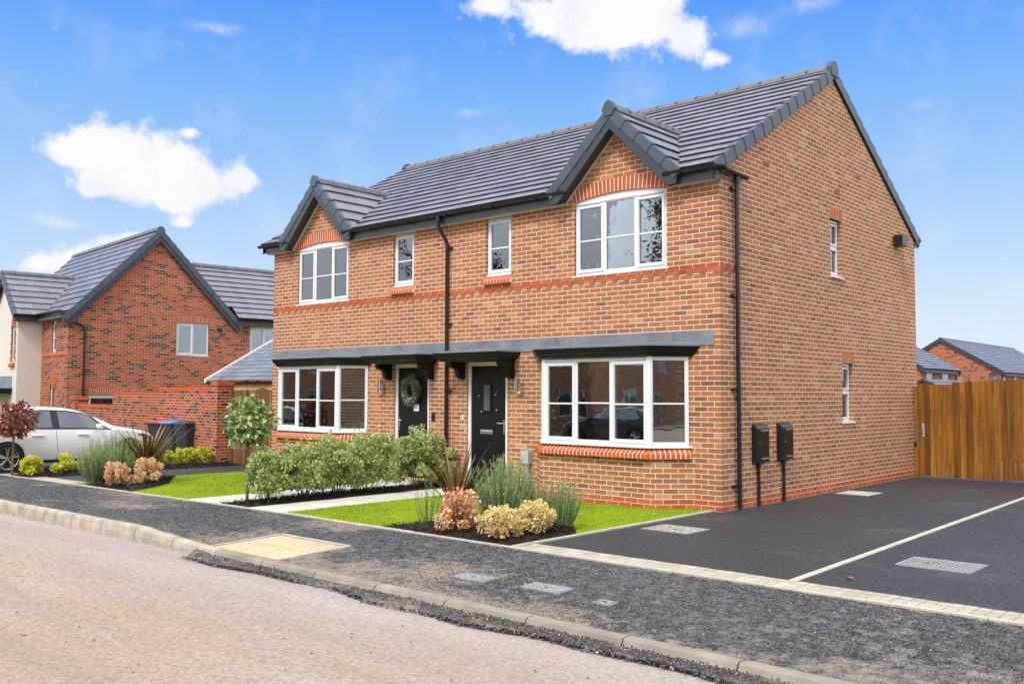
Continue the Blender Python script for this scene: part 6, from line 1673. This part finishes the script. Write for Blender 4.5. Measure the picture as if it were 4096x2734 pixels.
def make_car(label, paint, loc, rz, group=None):
    o = empty('parked_car', (0, 0, 0)); tag(o, label, 'car', group)
    ys = sorted(set([0, .02, .05, .1, .16, .22, .36, .5, .62, .72, .9, 1.1, 1.3, 1.6, 1.8, 2.0, 2.2, 2.35, 2.45, 2.6, 2.75, 2.95, 3.05, 3.15, 3.3, 3.45, 3.6, 3.75, 3.9, 4.05, 4.15, 4.23, 4.30, 4.35, 4.38]))
    b = MB(); rings = []
    for y in ys:
        h = car_rows(y); rings.append([(x, y, z) for x, z in h]+[(-x, y, z) for x, z in h[::-1][1:-1]])
    b.loft(rings); body = b.build('body', MAT[paint], o, smooth=False)
    cut = MB()
    for wy in (.80, 3.50):
        for sx in (-1, 1): cut.tube([(sx*.62, wy, .335), (sx*1.05, wy, .335)], .372, 36)
    co = cut.build('cutter', MAT['trim_black'], None)
    md = body.modifiers.new('b', 'BOOLEAN'); md.operation = 'DIFFERENCE'; md.object = co; md.solver = 'EXACT'
    bpy.context.view_layer.update()
    ev = body.evaluated_get(bpy.context.evaluated_depsgraph_get()); nm = bpy.data.meshes.new_from_object(ev)
    body.modifiers.clear(); body.data = nm; bpy.data.objects.remove(co)
    nm.polygons.foreach_set('use_smooth', [True]*len(nm.polygons)); nm.set_sharp_from_angle(angle=R(28))
    # wheel wells
    b = MB(); b.box(-.60, .60, .40, 1.2, .2, .72); b.box(-.60, .60, 3.1, 3.9, .2, .72); b.build('underbody', MAT['trim_black'], o)
    def side(y, t, sx, e=.004):
        r = car_rows(y); a, c = r[5], r[6]; x = a[0]+(c[0]-a[0])*t; z = a[1]+(c[1]-a[1])*t; return (sx*(x+e), y, z+e*.4)
    def panel(name, y0, y1, t0, t1, sx, mat, e, sl0=0.0, sl1=0.0, n=10, par=None):
        m = MB(); g = []
        for j in range(5):
            t = t0+(t1-t0)*j/4; ya = y0+sl0*j/4; yb = y1+sl1*j/4
            g.append([side(ya+(yb-ya)*k/n, t, sx, e) for k in range(n+1)])
        m.loft(g, closed=False, caps=False); return m.build(name, MAT[mat], par or body, smooth=True, fix=False)
    for sx in (-1, 1):
        panel('window_trim', .50, 3.10, .0, .99, sx, 'trim_black', .0045, .42, -.42, 16)
        panel('side_window', .68, 1.74, .07, .92, sx, 'car_glass', .009, .34, .0)
        panel('side_window', 1.90, 3.00, .07, .92, sx, 'car_glass', .009, .0, -.40)
        for y_ in (1.42, 2.42):
            h = MB(); h.box(sx*.908-.012, sx*.908+.018*1, y_-.13, y_+.13, .79, .825); h.build('door_handle', MAT[paint], body, bevel=.012)
        s_ = MB(); s_.tube([(sx*.906, y, .255) for y in (1.25, 1.9, 2.5, 3.05)], .022, 6); s_.build('side_skirt', MAT['trim_black'], body)
        q = MB()
        for pts in ([(1.82, .90), (1.83, .7), (1.86, .45), (1.84, .27)], [(3.06, .86), (3.10, .7), (3.06, .45), (2.98, .27)], [(.66, .90), (.90, .78), (1.10, .60), (1.22, .40), (1.30, .27)]):
            P_ = []
            for y, z in pts:
                r = car_rows(y); xx = np.interp(z, [r[2][1], r[3][1], r[4][1], r[5][1]], [r[2][0], r[3][0], r[4][0], r[5][0]]); P_.append((sx*(xx+.0005), y, z))
            q.tube(P_, .0045, 4)
        q.build('door_seam', MAT['trim_black'], body)
        m = MB(); m.loft([[(sx*(.93+.22*u), 2.74-.02*u+math.cos(a)*.055*(1-.25*u), .985+math.sin(a)*.062*(1-.2*u)) for a in [2*PI*k/10 for k in range(10)]] for u in (0, .4, .8, 1)]); m.build('wing_mirror', MAT[paint], o, smooth=True)
        h = MB(); g = []
        for y, z0, z1 in ((3.72, .775, .79), (3.9, .70, .785), (4.1, .625, .725), (4.24, .575, .645)):
            r = car_rows(y); f = lambda z: np.interp(z, [r[3][1], r[4][1], r[5][1], r[6][1]], [r[3][0], r[4][0], r[5][0], r[6][0]])
            g.append([(sx*(f(z0)+.006), y, z0), (sx*(f((z0+z1)/2)+.012), y, (z0+z1)/2), (sx*(f(z1)+.006), y, z1)])
        h.loft(g, closed=False, caps=False); h.build('headlight', MAT['lamp_lens'], body, smooth=True, fix=False)
        h = MB(); h.box(sx*.80-.06, sx*.80+.045, .03, .20, .80, .93); h.build('tail_light', MAT['tail_red'], body, bevel=.02)
        for wy in (.80, 3.50):
            wr = MB(); wr.tube([(sx*.70, wy, .335), (sx*.895, wy, .335)], .30, 28); Wh = wr.build('wheel', MAT['tyre'], o)
            t = MB(); xo = sx*.905; prof = [(.235, 0), (.245, sx*.012), (.30, sx*.012), (.33, -sx*.01), (.335, -sx*.05), (.335, -sx*.17), (.30, -sx*.2)]
            rings = [[(xo+d, wy+math.cos(2*PI*k/36)*rr_, .335+math.sin(2*PI*k/36)*rr_) for k in range(36)] for rr_, d in prof]; t.loft(rings, True, False); t.build('tyre', MAT['tyre'], Wh, smooth=True)
            t = MB(); rings = [[(xo+d, wy+math.cos(2*PI*k/36)*rr_, .335+math.sin(2*PI*k/36)*rr_) for k in range(36)] for rr_, d in ((.24, 0), (.236, sx*.006), (.222, 0), (.22, -sx*.10))]; t.loft(rings, True, False)
            for k in range(5):
                for dd in (-.16, .16):
                    a = 2*PI*k/5+.3; a2 = a+dd
                    c0 = (xo-.01*sx, wy+math.cos(a)*.04, .335+math.sin(a)*.04); c1 = (xo-.004*sx, wy+math.cos(a2)*.225, .335+math.sin(a2)*.225); t.tube([c0, c1], [.020, .014], 6)
            t.tube([(xo-.02*sx, wy, .335), (xo+.004*sx, wy, .335)], .05, 16); t.build('rim', MAT['alloy'], Wh)
            t = MB(); t.tube([(xo-.05*sx, wy, .335), (xo-.075*sx, wy, .335)], .15, 20); t.build('brake_disc', MAT['steel_plate'], Wh)
            t = MB(); t.box(*sorted((xo-.04*sx, xo-.09*sx)), wy-.15, wy-.07, .30, .41); t.build('brake_caliper', MAT['brake_red'], Wh)
    # windscreen and rear screen
    for nm_, ya, yb in (('windscreen', 2.36, 3.10), ('rear_screen', .14, .46)):
        m = MB(); g = []
        for k in range(9):
            y = ya+(yb-ya)*k/8; r = car_rows(y); row = [r[7], r[8], r[9]]
            g.append([(x*1.0, y, z+.005) for x, z in row]+[(-x, y, z+.005) for x, z in row[::-1][1:]])
        m.loft(g, closed=False, caps=False); m.build(nm_, MAT['car_glass_dark'], body, smooth=True, fix=False)
    p = MB(); p.box(-.26, .26, -.012, .01, .60, .71); p.build('number_plate', MAT['yellow_plate'], body)
    g_ = MB(); g_.box(-.5, .5, 4.30, 4.375, .33, .50); g_.build('grille', MAT['trim_black'], body, bevel=.02)
    o.location = loc; o.rotation_euler = (0, 0, rz); return o
simple('car_glass_dark', (0.02, 0.024, 0.028), 0.05, var=0.1, spec=1.0, coat=1.0)
make_car('white hatchback with grey alloy wheels parked on the neighbouring driveway', 'car_white', (-15.82, -4.98, base_z(-15.5)+.0), 0)

# ================================================================== ACROSS THE ROAD (seen in the glass)
OG = 'houses on the opposite side of the road'
for X_, lab in ((-12.0, 'brick house across the road mirrored in the bay window'), (4.0, 'brick house across the road behind the camera'), (20.0, 'brick house across the road between two others'), (-33.0, 'far brick house across the road mirrored in the left bay'), (44.0, 'brick house across the road far to the right of the camera')):
    h = back_house('terraced_house', lab, 0.0, -4.6, 0.0, 15.0, 4.9, 7.4, [(1.5, 2.7, 3.0, 4.2), (5.5, 6.7, 3.0, 4.2), (9.5, 10.7, 3.0, 4.2), (1.5, 3.3, .5, 1.9), (9.0, 10.8, .5, 1.9), (6.0, 6.9, -.3, 1.9)], fb='main_brick')
    h['group'] = OG; h.location = (X_, -25.0, -1.6); h.rotation_euler = (0, 0, R(90))
def big_tree(label, loc, h, seed, leaves=2500):
    r = random.Random(seed); o = empty('tree', loc); tag(o, label, 'tree', 'trees across the road'); L0 = Vector(loc); m = MB(); tips = []
    def grow_(p, d, ln, rad, lev):
        q = p+d*ln; m.tube([p, (p+q)/2+Vector((r.uniform(-1, 1), r.uniform(-1, 1), 0))*ln*.06, q], [rad, rad*.8, rad*.62], 6)
        if lev == 0: tips.append(q); return
        for _ in range(3 if lev > 1 else 4):
            nd = (d+Vector((r.uniform(-1, 1), r.uniform(-1, 1), r.uniform(-.3, .7)))*.75).normalized(); grow_(q, nd, ln*r.uniform(.6, .8), rad*.6, lev-1)
    grow_(L0, Vector((0, 0, 1)), h*.32, h*.025, 4); m.build('trunk', MAT['bark'], o)
    rr = NR(seed); k = rr.randint(0, len(tips), leaves); P = np.array([tuple(t) for t in tips])[k]+rr.normal(size=(leaves, 3))*.3
    leaf_mesh('crown', 'tree_leaf', P, rdir(rr, leaves), rdir(rr, leaves), .16, .09, rr.uniform(0, 1, leaves), o)
big_tree('half bare tree across the road mirrored in the upstairs window', (-13.5, -21.5, -.2), 12.5, 3, 5000)
big_tree('half bare tree across the road to the right of the other', (-9.0, -21.0, -.2), 11.5, 9, 5000)
big_tree('half bare tree across the road by the far house', (-30.0, -22.0, -.2), 11.5, 12, 4000)
make_car('dark grey car parked across the road behind the camera', 'car_dark', (-11.5, -17.6, road_z(-12)), R(90), 'cars across the road')
make_car('white car parked across the road behind the camera', 'car_white', (-17.5, -17.4, road_z(-17)), R(90), 'cars across the road')

# ================================================================== LOOSE CHIPPINGS
leaf_mat('grit', [(0, (0.010, 0.010, 0.012)), (0.55, (0.035, 0.035, 0.042)), (0.8, (0.16, 0.15, 0.15)), (0.93, (0.36, 0.30, 0.24)), (1, (0.62, 0.56, 0.46))], 0.6, 0.0)
def grit(n, x0, x1, y0, y1, zf, s0, s1, seed, bias=1.0, name='loose_chippings', label='dark stone chippings scattered over the rough pavement', wave=None):
    r = NR(seed); x = x0+(x1-x0)*r.uniform(0, 1, n)**bias; y = r.uniform(y0, y1, n) if wave is None else wave(x, r)
    keep = np.sin(x*1.3+y*2.1)+np.sin(x*3.7-y*1.9+1)*.6+r.normal(size=n)*.7 > -.3
    x, y = x[keep], y[keep]; n = len(x); z = np.array([zf(a, b) for a, b in zip(x, y)])+.002
    D = rdir(r, n); D[:, 2] = abs(D[:, 2])*.35; nn = rdir(r, n)*.7; nn[:, 2] = abs(nn[:, 2])+.6
    o = leaf_mesh(name, 'grit', np.column_stack([x, y, z]), D, nn, r.uniform(s0, s1, n), r.uniform(s0, s1, n)*.8, r.uniform(0, 1, n), None, .35)
    return tag(o, label, kind='stuff')
grit(42000, -12, 6.4, K_Y+.12, E_Y-.03, pav_z, .007, .017, 1, .8)
def fz(x, y):
    t = min(max((K_Y-y)/.25, 0), 1); return kerb_top(x)-.045+(road_z(x)+.035-kerb_top(x)+.045)*t*t
grit(7000, -2.9, 6.4, K_Y-.18, K_Y-.01, fz, .008, .020, 2, .8, 'loose_chippings', 'loose chippings on the tarmac fillet below the dropped kerb')
grit(9000, -2.95, 6.4, 0, 0, lambda x, y: road_z(x)+.012, .012, .032, 3, .8, 'loose_chippings', 'ragged line of loose chippings along the tarmac edge', wave=lambda x, r: K_Y-.215-.045*np.sin(x*1.7)-.02*np.sin(x*5.1)+r.normal(size=len(x))*.016)
r = NR(9); n = 260; x = r.uniform(-9, 6, n); y = r.uniform(-10.5, K_Y-.4, n)
D = rdir(r, n); D[:, 2] *= .1; nn = np.tile([0, 0, 1.0], (n, 1))+rdir(r, n)*.3
o = leaf_mesh('leaf_litter', 'leaf_phormium', np.column_stack([x, y, np.array([road_z(a) for a in x])+.004]), D, nn, r.uniform(.008, .04, n), r.uniform(.006, .022, n), r.uniform(.1, .95, n), None, .3)
tag(o, 'small brown leaf scraps lying on the road', kind='stuff')
for i, (lx, ly) in enumerate(((3.28, -3.55),)):
    e = empty('fallen_leaf', (lx, ly, .008)); tag(e, 'single orange-brown fallen leaf on the drive near the paver strip', 'leaf')
    m = MB(); m.v = [(lx-.05, ly, .008), (lx-.01, ly-.03, .03), (lx+.05, ly, .012), (lx+.0, ly+.03, .028), (lx-.02, ly+.035, .01)]; m.f = [(0, 1, 3, 4), (1, 2, 3)]
    ob = m.build('blade', MAT['leaf_red'], e, fix=False); set_tone(ob, [.9]*5)
